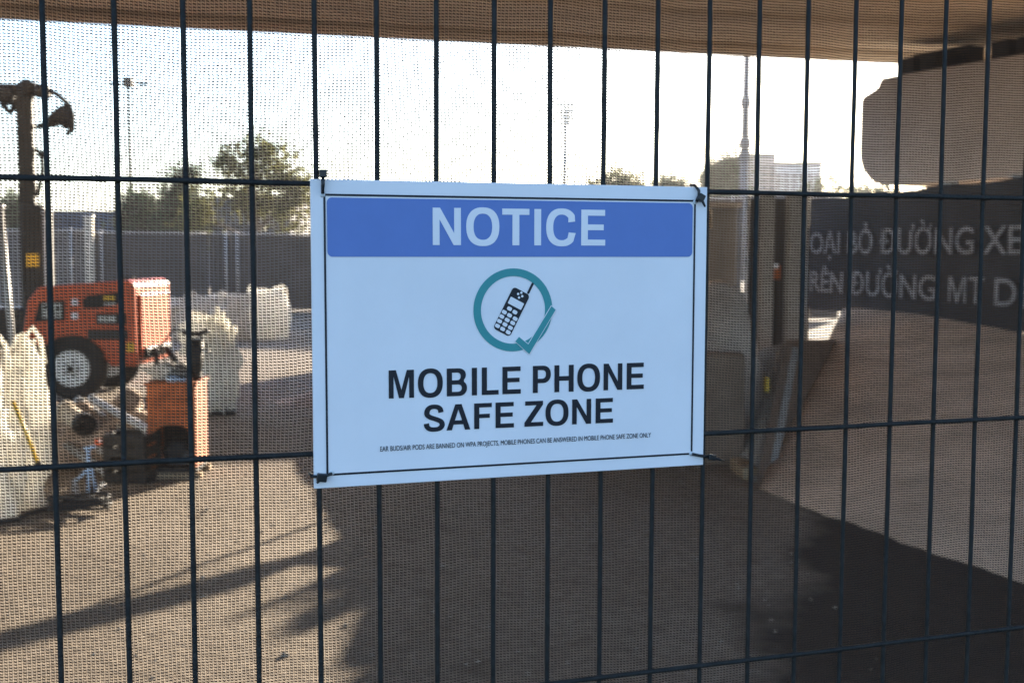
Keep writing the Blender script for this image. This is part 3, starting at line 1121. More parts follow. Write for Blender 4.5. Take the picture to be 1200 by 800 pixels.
def drilling_rig():
    Y = 16.0
    k = Y / F_PX
    o = at(36, 300, Y)
    t = thing('drilling_rig', 'tall dark drilling rig mast with drooping hose head at far left', 'drilling rig', (o.x, Y, 0))

    def L(px, py, dy=0.0):
        q = at(px, py, Y)
        return Vector((q.x - o.x, dy, q.z))
    z = lambda py: at(36, py, Y).z
    # crawler base
    for s in (-1, 1):
        poly = [(-0.95, 0.12), (-0.8, 0.0), (0.8, 0.0), (0.95, 0.12), (0.95, 0.34), (0.8, 0.46), (-0.8, 0.46), (-0.95, 0.34)]
        MB().prism(poly, lambda u, v, w: Vector((u, w, v)), s * 0.55 - 0.14, s * 0.55 + 0.14, bev=0.03).build('track', M['rubber'], t)
    MB().box((0, 0, 0.62), (1.3, 0.8, 0.4), bev=0.05).build('chassis', M['dark'], t)
    # mast
    MB().prism([(-0.09, 0.8), (0.08, 0.8), (0.085, z(98)), (-0.085, z(98))], lambda u, v, w: Vector((u, w, v)), -0.09, 0.09, bev=0.01).build('mast', M['dark'], t)
    for s in (-1, 1):
        MB().box((s * 0.10, -0.05, (0.9 + z(110)) / 2), (0.022, 0.05, z(110) - 0.9)).build('guide_rail', M['dark'], t)
    n = 12
    for j in range(n):
        zz = 1.9 + j * (z(110) - 2.0) / n
        MB().box((0.0, -0.10, zz), (0.22, 0.016, 0.03)).build('rung', M['dark'], t)
    a, b = L(24, 240), L(66, 330)
    MB().box(((a.x + b.x) / 2, -0.05, (a.z + b.z) / 2 - 0.2), (b.x - a.x - 0.12, 0.4, a.z - b.z + 0.4), bev=0.06).build('rotary_head', M['dark'], t)
    q = L(48, 305, -0.28)
    MB().box(q, (0.17, 0.03, 0.18), bev=0.01).build('warning_plate', M['yellow'], t)
    # head frame and sheaves
    a, b = L(-6, 108), L(58, 104)
    MB().box(((a.x + b.x) / 2, 0, (a.z + b.z) / 2), (b.x - a.x, 0.16, 0.16), ry=0.03, bev=0.03).build('head_beam', M['dark'], t)
    for px, py, r in ((8, 112, 0.13), (34, 104, 0.12), (50, 108, 0.10)):
        q = L(px, py)
        MB().lathe([(r * 0.4, -0.11), (r, -0.10), (r * 0.8, 0), (r, 0.10), (r * 0.4, 0.11)], q, axis='Y', n=14).build('sheave', M['dark'], t)
    MB().tube([L(50, 103), L(66, 110), L(80, 122)], 0.035, 8).build('jib', M['dark'], t)
    MB().tube([L(80, 122), L(84, 135), L(84, 152), L(78, 158)], [0.04, 0.05, 0.05, 0.03], 8).build('hose', M['rubber'], t)
    MB().tube([L(80, 124), L(72, 132), L(62, 142), L(52, 147), L(42, 149)], [0.05, 0.09, 0.10, 0.05, 0.03], 8).build('hose', M['rubber'], t)
    MB().blob(L(74, 138), (0.13, 0.12, 0.13), 3, 0.5, 3.2, 4).build('hose_bundle', M['rubber'], t)
    MB().tube([L(2, 112), L(4, 124), L(12, 132), L(18, 124), L(24, 112)], 0.045, 8).build('hose', M['rubber'], t)
    MB().tube([L(34, 138), L(27, 146), L(25, 158), L(30, 168), L(35, 176)], 0.045, 8).build('hose', M['rubber'], t)
    MB().tube([L(42, 175), L(49, 180), L(50, 200), L(44, 230)], 0.03, 8).build('hose', M['rubber'], t)
    MB().box(L(50, 181), (0.12, 0.12, 0.09), bev=0.02).build('swivel', M['dark'], t)


drilling_rig()


def light_post(px, py0, Y, h, lean, label):
    p = at(px, py0, Y)
    t = thing('fence_post', label, 'post', (p.x, Y, 0), 0, 'pale site posts at the left edge')
    MB().tube([(0, 0, 0), (-lean, 0, h)], 0.03, 8).build('tube', M['galv'], t)
    MB().lathe([(0.03, 0), (0.042, 0.01), (0.042, 0.05), (0.02, 0.06)], (-lean, 0, h - 0.03), n=10).build('cap', M['galv'], t)


light_post(20, 400, 10.5, 2.0, 0.12, 'pale leaning steel post at the left edge, in front of the rig')
light_post(57, 400, 15.0, 2.1, 0.0, 'pale upright steel post right behind the compressor')
p_ = at(104, 300, 28.0)
t_ = thing('fence_post', 'thick pale brown post where the two hoardings meet', 'post', (p_.x - 0.05, 28.2, 0), 0, 'pale site posts at the left edge')
MB().box((0, 0, 1.22), (0.2, 0.12, 2.44), bev=0.01).build('post_body', M['pipe'], t_)
MB().box((0, 0, 2.46), (0.24, 0.16, 0.04)).build('cap', M['galv'], t_)


# ================================================================== AIR COMPRESSOR
def compressor():
    Y = 12.2
    k = Y / F_PX
    o = gnd(84, 474)
    o = at(84, 474, Y)
    t = thing('air_compressor', 'red towable air compressor with grey rimmed wheel beside the white bag', 'air compressor', (o.x, Y, 0), -0.03)

    def L(px, py, y=0.0):
        q = at(px, py, Y)
        return Vector((q.x - o.x, y, q.z))
    prof = [(25, 393), (31, 352), (44, 336), (150, 328), (158, 333), (160, 429), (130, 429), (116, 408), (94, 399), (70, 400), (52, 408), (42, 405)]
    pts = [(L(x, y).x, L(x, y).z) for x, y in prof]
    W = 1.15
    MB().prism(pts, lambda u, v, w: Vector((u, w, v)), 0, W, bev=0.028, seg=3).build('canopy', M['red'], t)
    # right end panel, slightly proud
    a, b = L(160, 345), L(160, 420)
    MB().box((a.x + 0.006, W / 2, (a.z + b.z) / 2), (0.02, W * 0.80, a.z - b.z), bev=0.008).build('end_panel', M['red'], t)

    def plate(name, x0, y0, x1, y1, m_, proud=0.008, bev=0.004, par=t):
        a, b = L(x0, y0), L(x1, y1)
        return MB().box(((a.x + b.x) / 2, -proud / 2, (a.z + b.z) / 2), (abs(b.x - a.x), proud + 0.012, abs(a.z - b.z)), bev=bev).build(name, m_, par)
    # control window: dark surround, pale panel, gauges
    wv = [L(x, y) for x, y in ((40, 377), (46, 354), (76, 352), (76, 375))]
    fr = MB().prism([(v.x, v.z) for v in wv], lambda u, v, w: Vector((u, w, v)), -0.012, 0.01).build('control_window', M['dark'], t)
    cpn = MB().box(((L(50, 364).x + L(73, 364).x) / 2, -0.016, L(60, 364).z), (L(73, 364).x - L(50, 364).x, 0.012, 0.16), bev=0.003).build('control_panel', M['panel'], fr)
    for (x, y) in ((55, 360), (61, 366), (69, 361)):
        MB().lathe([(0.022, -0.008), (0.022, 0.0)], L(x, y, -0.024), axis='Y', n=10).build('gauge', M['dark'], fr)
    for y in (354, 370):
        MB().box(L(88, y, -0.008), (0.07, 0.024, 0.07), bev=0.008).build('warning_light', M['lampw'], t)
    # dark decal shapes and vent openings
    dk = MB().prism([(L(x, y).x, L(x, y).z) for x, y in ((97, 352), (104, 346), (141, 342), (141, 356), (116, 361), (99, 361))], lambda u, v, w: Vector((u, w, v)), -0.010, 0.008).build('service_hatch', M['dark'], t)
    MB().box(L(129, 349, -0.013), (0.12, 0.008, 0.045)).build('hatch_label', M['yellow'], dk)
    MB().box(L(130, 356, -0.0155), (0.13, 0.008, 0.02)).build('hatch_strip', M['panel'], dk)
    h = plate('name_panel', 113, 367, 149, 380, M['dark'], 0.010)
    a, b = L(116, 370), L(137, 377)
    MB().box(((a.x + b.x) / 2, -0.016, (a.z + b.z) / 2), (b.x - a.x, 0.01, a.z - b.z)).build('name_plate', M['panel'], h)
    g = plate('vent', 103, 386, 151, 398, M['dark'], 0.006)
    for j in range(4):
        a, b = L(104, 388 + j * 2.7), L(150, 388 + j * 2.7)
        MB().box(((a.x + b.x) / 2, -0.014, a.z), (b.x - a.x, 0.012, 0.010), rx=0.5).build('slat', M['shed'], g)
    plate('safety_sticker', 149, 401, 158, 412, M['yellow'], 0.006, 0.001)
    plate('side_marker', 72, 404, 80, 408, M['yellow'], 0.02, 0.002)
    # mudguard
    c = L(86, 436)
    R0, R1 = 0.40, 0.345
    arc = [math.radians(d) for d in range(28, 185, 12)]
    poly = [(c.x + R0 * math.cos(a), c.z + R0 * math.sin(a)) for a in arc] + [(c.x + R1 * math.cos(a), c.z + R1 * math.sin(a)) for a in arc[::-1]]
    MB().prism(poly, lambda u, v, w: Vector((u, w, v)), -0.06, 0.22, bev=0.008).build('mudguard', M['rubber'], t)
    # wheels
    for yy in (0.05, W - 0.05):
        w = MB().lathe([(0.20, -0.09), (0.29, -0.10), (0.335, -0.07), (0.343, 0.0), (0.335, 0.07), (0.29, 0.10), (0.20, 0.09)], (c.x, yy, 0.345), axis='Y', n=32, caps=False).build('wheel', M['rubber'], t)
        MB().lathe([(0.19, 0.05), (0.197, -0.104), (0.186, -0.112), (0.172, -0.085), (0.10, -0.075), (0.09, -0.09), (0.055, -0.095), (0.05, -0.12), (0.0001, -0.125)], (c.x, yy, 0.345), axis='Y', n=28).build('rim', M['rim'], w)
        MB().lathe([(0.036, -0.135), (0.036, -0.118)], (c.x, yy, 0.345), axis='Y', n=12).build('hub', M['dark'], w)
        for q in range(5):
            a = q * 2 * math.pi / 5
            MB().lathe([(0.012, -0.112), (0.012, -0.088)], (c.x + 0.075 * math.cos(a), yy, 0.345 + 0.075 * math.sin(a)), axis='Y', n=8).build('wheel_nut', M['dark'], w)
    MB().tube([(c.x, 0.0, 0.345), (c.x, W, 0.345)], 0.04, 8).build('axle', M['dark'], t)
    a, b = L(44, 412), L(166, 443)
    MB().box(((a.x + b.x) / 2 + 0.02, W / 2, 0.50), (b.x - a.x, W * 0.7, 0.12), bev=0.02).build('chassis', M['dark'], t)
    MB().tube([(b.x - 0.1, W / 2, 0.52), (b.x + 0.15, W / 2 - 0.1, 0.50), L(200, 437, W / 2 - 0.2)], [0.05, 0.045, 0.03], 8).build('tow_bar', M['dark'], t)
    MB().tube([(b.x + 0.05, 0.35, 0.55), (b.x + 0.05, 0.35, 0.05)], 0.028, 8).build('jockey_leg', M['dark'], t)
    MB().lathe([(0.0001, 0), (0.09, 0.0), (0.09, 0.02), (0.0001, 0.03)], (b.x + 0.05, 0.35, 0.03), n=12).build('jockey_foot', M['dark'], t)
    MB().tube([L(120, 331, W * 0.5), L(120, 327, W * 0.5), L(134, 326, W * 0.5), L(134, 330, W * 0.5)], 0.012, 6).build('lifting_eye', M['dark'], t)


compressor()


# ================================================================== BULK BAGS
def bag(name, label, c, size, material, seed, group, fold=0.10, topdark=False, loops=True, rz=0.0):
    t = thing(name, label, 'bulk bag', c, rz, group)
    b = MB()
    nth, nz = 96, 30
    rings = []
    for j in range(nz + 1):
        v = j / nz
        ring = []
        bulge = 0.90 + 0.14 * math.sin(math.pi * min(1, v * 1.05)) - (0.10 * max(0, v - 0.8) / 0.2)
        for i in range(nth):
            a = 2 * math.pi * i / nth
            ca, sa = math.cos(a), math.sin(a)
            n4 = (abs(ca) ** 4 + abs(sa) ** 4) ** -0.25          # rounded square
            wr = 1 + fold * noise.fractal(Vector((ca * 2.2, sa * 2.2, v * 2.0 + seed * 5)), 0.8, 2.0, 4) + fold * 0.45 * noise.noise(Vector((ca * 7, sa * 7, v * 1.0 + seed)))
            wr -= fold * 0.55 * (1 - min(1, 3.2 * abs(noise.noise(Vector((ca * 3.1, sa * 3.1, v * 1.4 + seed * 2)))))) * (0.4 + 0.6 * v)
            r = bulge * n4 * wr
            zz = size[2] * (v + (0.05 + fold * 0.25) * noise.noise(Vector((ca * 2, sa * 2, seed + 9))) * v)
            ring.append(b.bm.verts.new((ca * r * size[0] / 2, sa * r * size[1] / 2, zz)))
        rings.append(ring)
    for j in range(nz):
        for i in range(nth):
            f = b.bm.faces.new((rings[j][i], rings[j][(i + 1) % nth], rings[j + 1][(i + 1) % nth], rings[j + 1][i]))
            f.smooth = True
    f = b.bm.faces.new(rings[0])
    topc = b.bm.verts.new((0, 0, size[2] * 0.93))
    inner = [b.bm.verts.new(v.co * 0.9 + Vector((0, 0, size[2] * 0.03))) for v in rings[-1]]
    for i in range(nth):
        b.bm.faces.new((rings[-1][i], rings[-1][(i + 1) % nth], inner[(i + 1) % nth], inner[i]))
        b.bm.faces.new((inner[i], inner[(i + 1) % nth], topc))
    b.build('sack', material, t)
    if loops:
        for sx in (-1, 1):
            for sy in (-1, 1):
                x, y = sx * size[0] * 0.36, sy * size[1] * 0.36
                h = size[2]
                MB().tube([(x - 0.07, y, h * 0.86), (x - 0.05, y, h * 1.02), (x, y, h * 1.08), (x + 0.05, y, h * 1.01), (x + 0.07, y, h * 0.86)], 0.014, 6).build('lifting_loop', material, t)
    return t


GB = 'grey white bulk bags in a row before the hoarding'
for i, (px, w, h, lab) in enumerate(((205, 0.85, 0.74, 'dusty bulk bag just right of the compressor, leftmost of the row'),
                                     (243, 0.80, 0.80, 'dusty bulk bag second in the row, behind the hand tools'),
                                     (279, 0.80, 0.82, 'dusty bulk bag third in the row, with dark creases'),
                                     (314, 0.75, 0.92, 'whitest and tallest bulk bag at the right end of the row'))):
    p = gnd(px, 396)
    bag('bulk_bag', lab, (p.x, p.y, -0.01), (w, 0.8, h), M['white_bag'] if i == 3 else M['grey_bag'], 11 + i * 3, GB, 0.16, rz=0.1 * i)

p = gnd(10, 600)
bag('bulk_bag', 'big bright white bulk bag at the left edge, closest to the gate', (p.x - 0.22, p.y + 0.1, -0.02), (0.70, 0.7, 1.05), M['white_bag'], 2, None, 0.34)
t_ = thing('yellow_strap', 'thin yellow brown strap hanging down the big white bag', 'strap', (0, 0, 0))
q0, q1, q2 = at(15, 470, p.y - 0.34), at(30, 505, p.y - 0.37), at(45, 545, p.y - 0.36)
MB().tube([q0, q1, q2], 0.012, 6).build('webbing', M['yellow'], t_)
MB().box(q2, (0.04, 0.025, 0.05), bev=0.006).build('buckle', M['dark'], t_)


# ================================================================== ORANGE BOX AND THE PILE
def orange_box():
    Y = 7.95
    o = at(208, 560, Y)
    t = thing('orange_steel_box', 'rusty orange steel box with dark arched opening on timber bearers', 'steel box', (o.x, Y, 0), 0.06)

    def L(px, py, y=0.0):
        q = at(px, py, Y)
        return Vector((q.x - o.x, y, q.z))
    x0, x1 = L(173, 500).x, L(229, 500).x
    z0, z1 = L(208, 548).z, L(208, 452).z
    D_ = 0.36
    # front face with the arch cut out, as a ring of the outline
    ax0, ax1 = L(182, 520).x, L(222, 520).x
    za = L(208, 500).z
    arch = [(ax0, z0)] + [((ax0 + ax1) / 2 - (ax1 - ax0) / 2 * math.cos(math.pi * i / 12), za - 0.07 + 0.085 * math.sin(math.pi * i / 12) ** 0.6) for i in range(13)] + [(ax1, z0)]
    poly = [(x0, z0), (x0, z1), (x1, z1), (x1, z0)] + arch[::-1]
    MB().prism(poly, lambda u, v, w: Vector((u, w, v)), 0, 0.03).build('front_plate', M['orange'], t)
    for x in (x0 + 0.008, x1 - 0.008):
        MB().box((x, D_ / 2 + 0.034, (z0 + z1) / 2), (0.016, D_, z1 - z0 - 0.004)).build('side_plate', M['orange'], t)
    MB().box(((x0 + x1) / 2, D_ + 0.04, (z0 + z1) / 2), (x1 - x0, 0.012, z1 - z0 - 0.006)).build('back_plate', M['dark'], t)
    MB().box(((x0 + x1) / 2, D_ / 2 + 0.02, z1 + 0.012), (x1 - x0 + 0.03, D_ + 0.06, 0.022), bev=0.004).build('lid', M['orange'], t)
    for zz, py in ((L(208, 470).z, 0), (L(208, 484).z, 1)):
        MB().box(((x0 + x1) / 2, -0.010, zz), (x1 - x0 - 0.04, 0.022, 0.022), bev=0.004).build('rib', M['orange'], t)
    MB().lathe([(0.06, 0), (0.10, 0.02), (0.10, 0.1), (0.05, 0.12)], ((ax0 + ax1) / 2, 0.10, z0 + 0.09), axis='Y', n=16).build('motor', M['dark'], t)
    MB().box(((ax0 + ax1) / 2 + 0.04, 0.2, z0 + 0.05), (0.2, 0.2, 0.1), bev=0.02).build('motor_base', M['shed'], t)
    MB().box(((x0 + x1) / 2, D_ / 2, z0 - 0.018), (x1 - x0, D_, 0.03)).build('base_plate', M['dark'], t)
    for y in (0.03, D_ - 0.02):
        MB().box(((x0 + x1) / 2 + 0.0, y, (z0 - 0.035) / 2), (x1 - x0 + 0.06, 0.07, z0 - 0.035), bev=0.006).build('timber_bearer', M['timber'], t)
    return o, Y, z1 + 0.024, x0, x1


ob, obY, obz, obx0, obx1 = orange_box()


def tools_on_box():
    c = Vector((ob.x, obY + 0.18, obz))
    t = thing('breaker_tool', 'dark upright hand breaker standing on top of the orange box', 'breaker', (c.x + 0.10, c.y - 0.02, obz))
    MB().tube([(0, 0, 0.0), (0, 0, 0.10), (0.01, 0, 0.30)], [0.026, 0.05, 0.045], 10).build('body', M['dark'], t)
    MB().tube([(-0.09, 0, 0.34), (-0.02, 0, 0.33), (0.03, 0, 0.33), (0.10, 0, 0.36)], 0.016, 8).build('handle', M['rubber'], t)
    MB().tube([(0.0, 0.0, 0.2), (0.06, 0, 0.22), (0.10, 0.0, 0.20)], 0.012, 6).build('lever', M['grey'], t)
    t = thing('hose_coil', 'black looped air hose lying on the orange box beside the breaker', 'hose', (c.x, c.y, obz))
    pts = []
    for i in range(46):
        a = i * 0.42
        pts.append((0.0 + 0.13 * math.cos(a) * (1 + 0.1 * math.sin(a * 0.37)), -0.02 + 0.10 * math.sin(a), 0.015 + 0.0022 * i + 0.01 * math.sin(a * 2)))
    MB().tube(pts, 0.010, 6).build('hose', M['rubber'], t)
    MB().tube([(-0.12, 0, 0.11), (-0.14, -0.03, 0.25), (-0.05, -0.04, 0.36), (0.06, -0.05, 0.35), (0.16, -0.02, 0.30), (0.20, 0, 0.18)], 0.008, 6).build('loose_loop', M['rubber'], t)
    t = thing('crumpled_cloth', 'crumpled pale cloth lying on the orange box at its left end', 'cloth', (c.x - 0.08, c.y + 0.02, obz))
    MB().blob((0, 0, 0.055), (0.16, 0.12, 0.065), 4, 0.5, 2.6, 3, flat=0.05).build('fabric', M['grey_bag'], t)
    t = thing('blue_glove', 'small blue work glove on top of the orange box', 'glove', (c.x - 0.03, c.y - 0.15, obz))
    b = MB().blob((0, 0, 0.022), (0.05, 0.04, 0.022), 2, 0.15, 2, 5, flat=0.02)
    for i in range(4):
        b.tube([(0.03, -0.025 + i * 0.016, 0.02), (0.075, -0.03 + i * 0.019, 0.018), (0.095, -0.03 + i * 0.019, 0.012)], [0.010, 0.009, 0.006], 6)
    b.tube([(0.0, -0.03, 0.02), (0.02, -0.06, 0.018), (0.04, -0.068, 0.014)], [0.010, 0.009, 0.007], 6)
    b.build('leather', M['blue_paint'], t)


tools_on_box()

# slumped white sack right of and behind the box
p = at(257, 440, 11.2)
t_ = thing('plastic_sack', 'slumped bright white sack standing behind the orange box at its right', 'sack', (p.x, 11.2, 0), 0.2)
b_ = MB()
b_.blob((0, 0, 0.48), (0.17, 0.17, 0.50), 5, 0.5, 3.0, 6, flat=0.47)
b_.build('film', M['white_bag'], t_)
MB().blob((-0.2, 0.02, 0.75), (0.17, 0.12, 0.22), 4, 0.4, 2.6, 8).build('loose_end', M['white_bag'], t_)
MB().box((0, 0, 0.02), (0.3, 0.3, 0.04), bev=0.006).build('tray', M['dark'], t_)


def pile():
    r = random.Random(4)
    specs = [((78, 476), (160, 532), 'grey'), ((92, 470), (170, 520), 'grey'), ((72, 492), (140, 545), 'galv'), ((108, 468), (176, 505), 'galv'), ((60, 508), (128, 556), 'grey'), ((76, 482), (100, 498), 'pipe')]
    labs = ['long grey steel tube sloping across the middle of the pile', 'upper grey steel tube of the pile, ending against the orange box', 'bright galvanised tube low in the pile left of the dark crate',
            'short galvanised tube at the top right of the pile', 'lowest grey tube of the pile beside the big white bag', 'thick short pale pipe end on top of the pile']
    for i, (a, b, m_) in enumerate(specs):
        Ya, Yb = 9.1 - 0.12 * i, 8.3 - 0.10 * i
        if m_ == 'pipe':
            Ya, Yb = 8.5, 8.3
        A, B = at(a[0], a[1], Ya), at(b[0], b[1], Yb)
        A.z, B.z = max(A.z, 0.05), max(B.z, 0.04)
        t = thing('steel_pipe', labs[i], 'pipe', A, 0, 'pipes lying in the pile left of the orange box')
        rad = 0.07 if m_ == 'pipe' else 0.032
        d = B - A
        MB().tube([(0, 0, 0), d], rad, 14, caps=False).build('tube', M[m_], t)
        n = d.normalized()
        MB().tube([-n * 0.01, n * 0.05], rad * 1.22, 14).build('collar', M[m_], t)
        MB().tube([d - n * 0.05, d + n * 0.01], rad * 1.22, 14).build('collar', M['dark'] if m_ == 'pipe' else M[m_], t)
    # rubble heap that carries them
    h = MB()
    c = at(110, 545, 8.6)
    h.blob((c.x, 8.75, 0.0), (0.62, 0.5, 0.40), 5, 0.5, 2.6, 12, flat=0.02)
    o = h.build('rubble_heap', M['heap'], None)
    tag(o, 'low brown heap of rubble and dirt under the loose pipes', 'rubble heap')
    # dark crate
    Y = 7.75
    o = at(146, 570, Y)
    t = thing('dark_crate', 'black plastic crate on the ground left of the orange box', 'crate', (o.x, Y, 0), -0.08)
    W, H, D_ = 0.29, 0.34, 0.30
    for y in (0.0, D_):
        for j in range(4):
            MB().box((0, y, 0.05 + j * 0.085), (W, 0.014, 0.066), bev=0.003).build('slat', M['dark'], t)
    for x in (-W / 2, W / 2):
        for j in range(4):
            MB().box((x, D_ / 2, 0.05 + j * 0.085), (0.014, D_ - 0.02, 0.066), bev=0.003).build('slat', M['dark'], t)
        for y in (0.012, D_ - 0.012):
            MB().box((x * 0.92, y, H / 2), (0.03, 0.03, H), bev=0.003).build('corner_post', M['dark'], t)
    MB().box((0, D_ / 2, 0.015), (W, D_, 0.02)).build('base', M['dark'], t)
    t = thing('red_tag', 'tiny red and white tag on the dark crate', 'tag', (o.x - 0.16, Y - 0.03, 0.30))
    MB().box((0, 0, 0), (0.05, 0.008, 0.045), rz=0.1, bev=0.002).build('tag_plate', M['red'], t)
    MB().box((0.012, -0.0055, 0.008), (0.02, 0.005, 0.018)).build('tag_print', M['lampw'], t)
    # blue trestle
    Y = 7.2
    t = thing('blue_trestle', 'small pale blue folding trestle in front of the dark crate', 'trestle', (0, 0, 0))
    P = lambda x, y, dy=0: at(x, y, Y + dy)
    MB().tube([P(103, 524), P(104, 552), P(103, 580)], 0.012, 8).build('leg', M['blue_paint'], t)
    MB().tube([P(106, 546), P(97, 556), P(88, 563)], 0.010, 8).build('brace', M['blue_paint'], t)
    MB().tube([P(107, 548, 0.1), P(112, 572, 0.25), P(114, 588, 0.3)], 0.011, 8).build('leg', M['blue_paint'], t)
    MB().tube([P(98, 526), P(112, 523)], 0.012, 8).build('bar', M['blue_paint'], t)
    # chain and hose
    t = thing('chain', 'thin steel chain looping on the ground below the blue trestle', 'chain', (0, 0, 0))
    pts = [(88, 563), (88, 575), (92, 582), (98, 585), (106, 583), (112, 577), (118, 570), (122, 566)]
    dense = []
    for a, b in zip(pts[:-1], pts[1:]):
        for q in range(3):
            dense.append((a[0] + (b[0] - a[0]) * q / 3, a[1] + (b[1] - a[1]) * q / 3))
    me = None
    for i, (x, y) in enumerate(dense):
        c = at(x, y, 7.05)
        c.z = max(c.z, 0.02)
        if me is None:
            ring = [(0.018 * math.cos(a * math.pi / 6), 0.0, 0.011 * math.sin(a * math.pi / 6)) for a in range(13)]
            l = MB().tube(ring, 0.0035, 6, caps=False).build('chain_link', M['galv'], t)
            me = l.data
        else:
            l = link('chain_link', me, t)
        l.location = c
        l.rotation_euler = (1.57 * (i % 2), 0.6 * math.sin(i), 0.3 * i)
    t = thing('ground_hose', 'black air hose snaking along the ground before the white bag', 'hose', (0, 0, 0))
    pts = [gnd(x, y) + Vector((0, 0, 0.018)) for x, y in ((-60, 628), (-10, 616), (20, 612), (48, 603), (66, 594), (84, 596), (100, 588), (108, 572))]
    fine = []
    for i in range(len(pts) - 1):
        for q in range(4):
            fine.append(pts[i].lerp(pts[i + 1], q / 4) + Vector((0.012 * math.sin(i * 4 + q), 0, 0.006 * (1 + math.sin(i * 3 + q)))))
    MB().tube(fine, 0.016, 8).build('hose', M['rubber'], t)
    t = thing('wire_coil', 'loose dark coil of hose lying below the pipes at left', 'coil', gnd(86, 606))
    pts = []
    for i in range(90):
        a = i * 0.35
        rr = 0.17 + 0.02 * math.sin(i * 0.21)
        pts.append((rr * math.cos(a), 0.10 + rr * 0.7 * math.sin(a), 0.02 + 0.0009 * i + 0.025 * math.sin(a * 0.9 + 0.5) ** 2))
    MB().tube(pts, 0.010, 6).build('hose', M['rubber'], t)
    # grit and stone chips over the near ground
    s = MB()
    for i in range(600):
        x, y = r.uniform(-4.2, 1.6), r.uniform(3.2, 11.5)
        q = r.uniform(0.004, 0.012) * (1.8 if r.random() < 0.05 else 1)
        g = bmesh.ops.create_icosphere(s.bm, subdivisions=1, radius=1.0)
        R = Matrix.Rotation(r.uniform(0, 6), 4, 'Z')
        for v in g['verts']:
            v.co = Vector((x, y, q * 0.3)) + R @ Vector((v.co.x * q * r.uniform(0.8, 1.4), v.co.y * q, v.co.z * q * 0.6))
    o = s.build('gravel', M['stone'], None)
    o['kind'] = 'stuff'
    o['label'] = 'scattered stone chips on the dirt yard'


pile()

# ================================================================== THE GATE (WELDED WIRE FENCE), CLOTH, SIGN
FY, YAW = 1.1696, 0.3123
S_OFF, PITCH_W = 0.0404, 0.06


def gate():
    t = thing('mesh_fence', 'dark welded wire mesh fence panel close in front of the camera', 'fence', (0, FY, 0), YAW)
    r = random.Random(2)
    zlo, zhi = 0.10, 2.06
    variants = []
    for v in range(4):
        b = MB()
        n = 24
        pts = [(0.0007 * noise.noise(Vector((i * 0.6, v * 9.1, 0))), 0.0006 * noise.noise(Vector((i * 0.7, v * 5.1, 4))), zlo + (zhi - zlo) * i / n) for i in range(n + 1)]
        variants.append(b.tube(pts, 0.00265, 10).build('wire', M['wire'], t))
    k = 0
    for i in range(-19, 21):
        o = variants[i % 4] if k < 4 else link('wire', variants[i % 4].data, t)
        o.location = (S_OFF + PITCH_W * i + r.uniform(-0.0006, 0.0006), 0, 0)
        k += 1
    hv = None
    x0, x1 = S_OFF - 19 * PITCH_W - 0.03, S_OFF + 20 * PITCH_W + 0.03
    for j, z in enumerate((2.03, 1.9255, 1.6653, 1.4037, 1.1446, 0.885, 0.625, 0.365, 0.13)):
        if hv is None:
            n = 40
            pts = [(x0 + (x1 - x0) * i / n, 0.0004 * noise.noise(Vector((i * 0.8, 2, 0))), 0.0007 * noise.noise(Vector((i * 0.5, 7, 0)))) for i in range(n + 1)]
            hv = MB().tube(pts, 0.0027, 10).build('wire', M['wire'], t)
            o = hv
        else:
            o = link('wire', hv.data, t)
        o.location = (0, -0.0046, z)
    # weld knots where the wires cross, joined: too small to pick apart
    b = MB()
    for i in range(-19, 21):
        for z in (1.9255, 1.6653, 1.4037, 1.1446, 0.885):
            g = bmesh.ops.create_icosphere(b.bm, subdivisions=1, radius=0.0042)
            for v in g['verts']:
                v.co = Vector((v.co.x + S_OFF + PITCH_W * i, v.co.y * 0.9 - 0.0022, v.co.z + z))
    b.build('weld_knots', M['wire'], t, kind='stuff')
    for x in (x0 - 0.02, x1 + 0.02):
        MB().tube([(x, -0.002, 0), (x, -0.002, 2.1)], 0.019, 12).build('frame_post', M['wire'], t)
    for z in (0.07, 2.09):
        MB().tube([(x0 - 0.02, -0.002, z), (x1 + 0.02, -0.002, z)], 0.017, 12).build('frame_rail', M['wire'], t)
    return x0, x1


GX0, GX1 = gate()


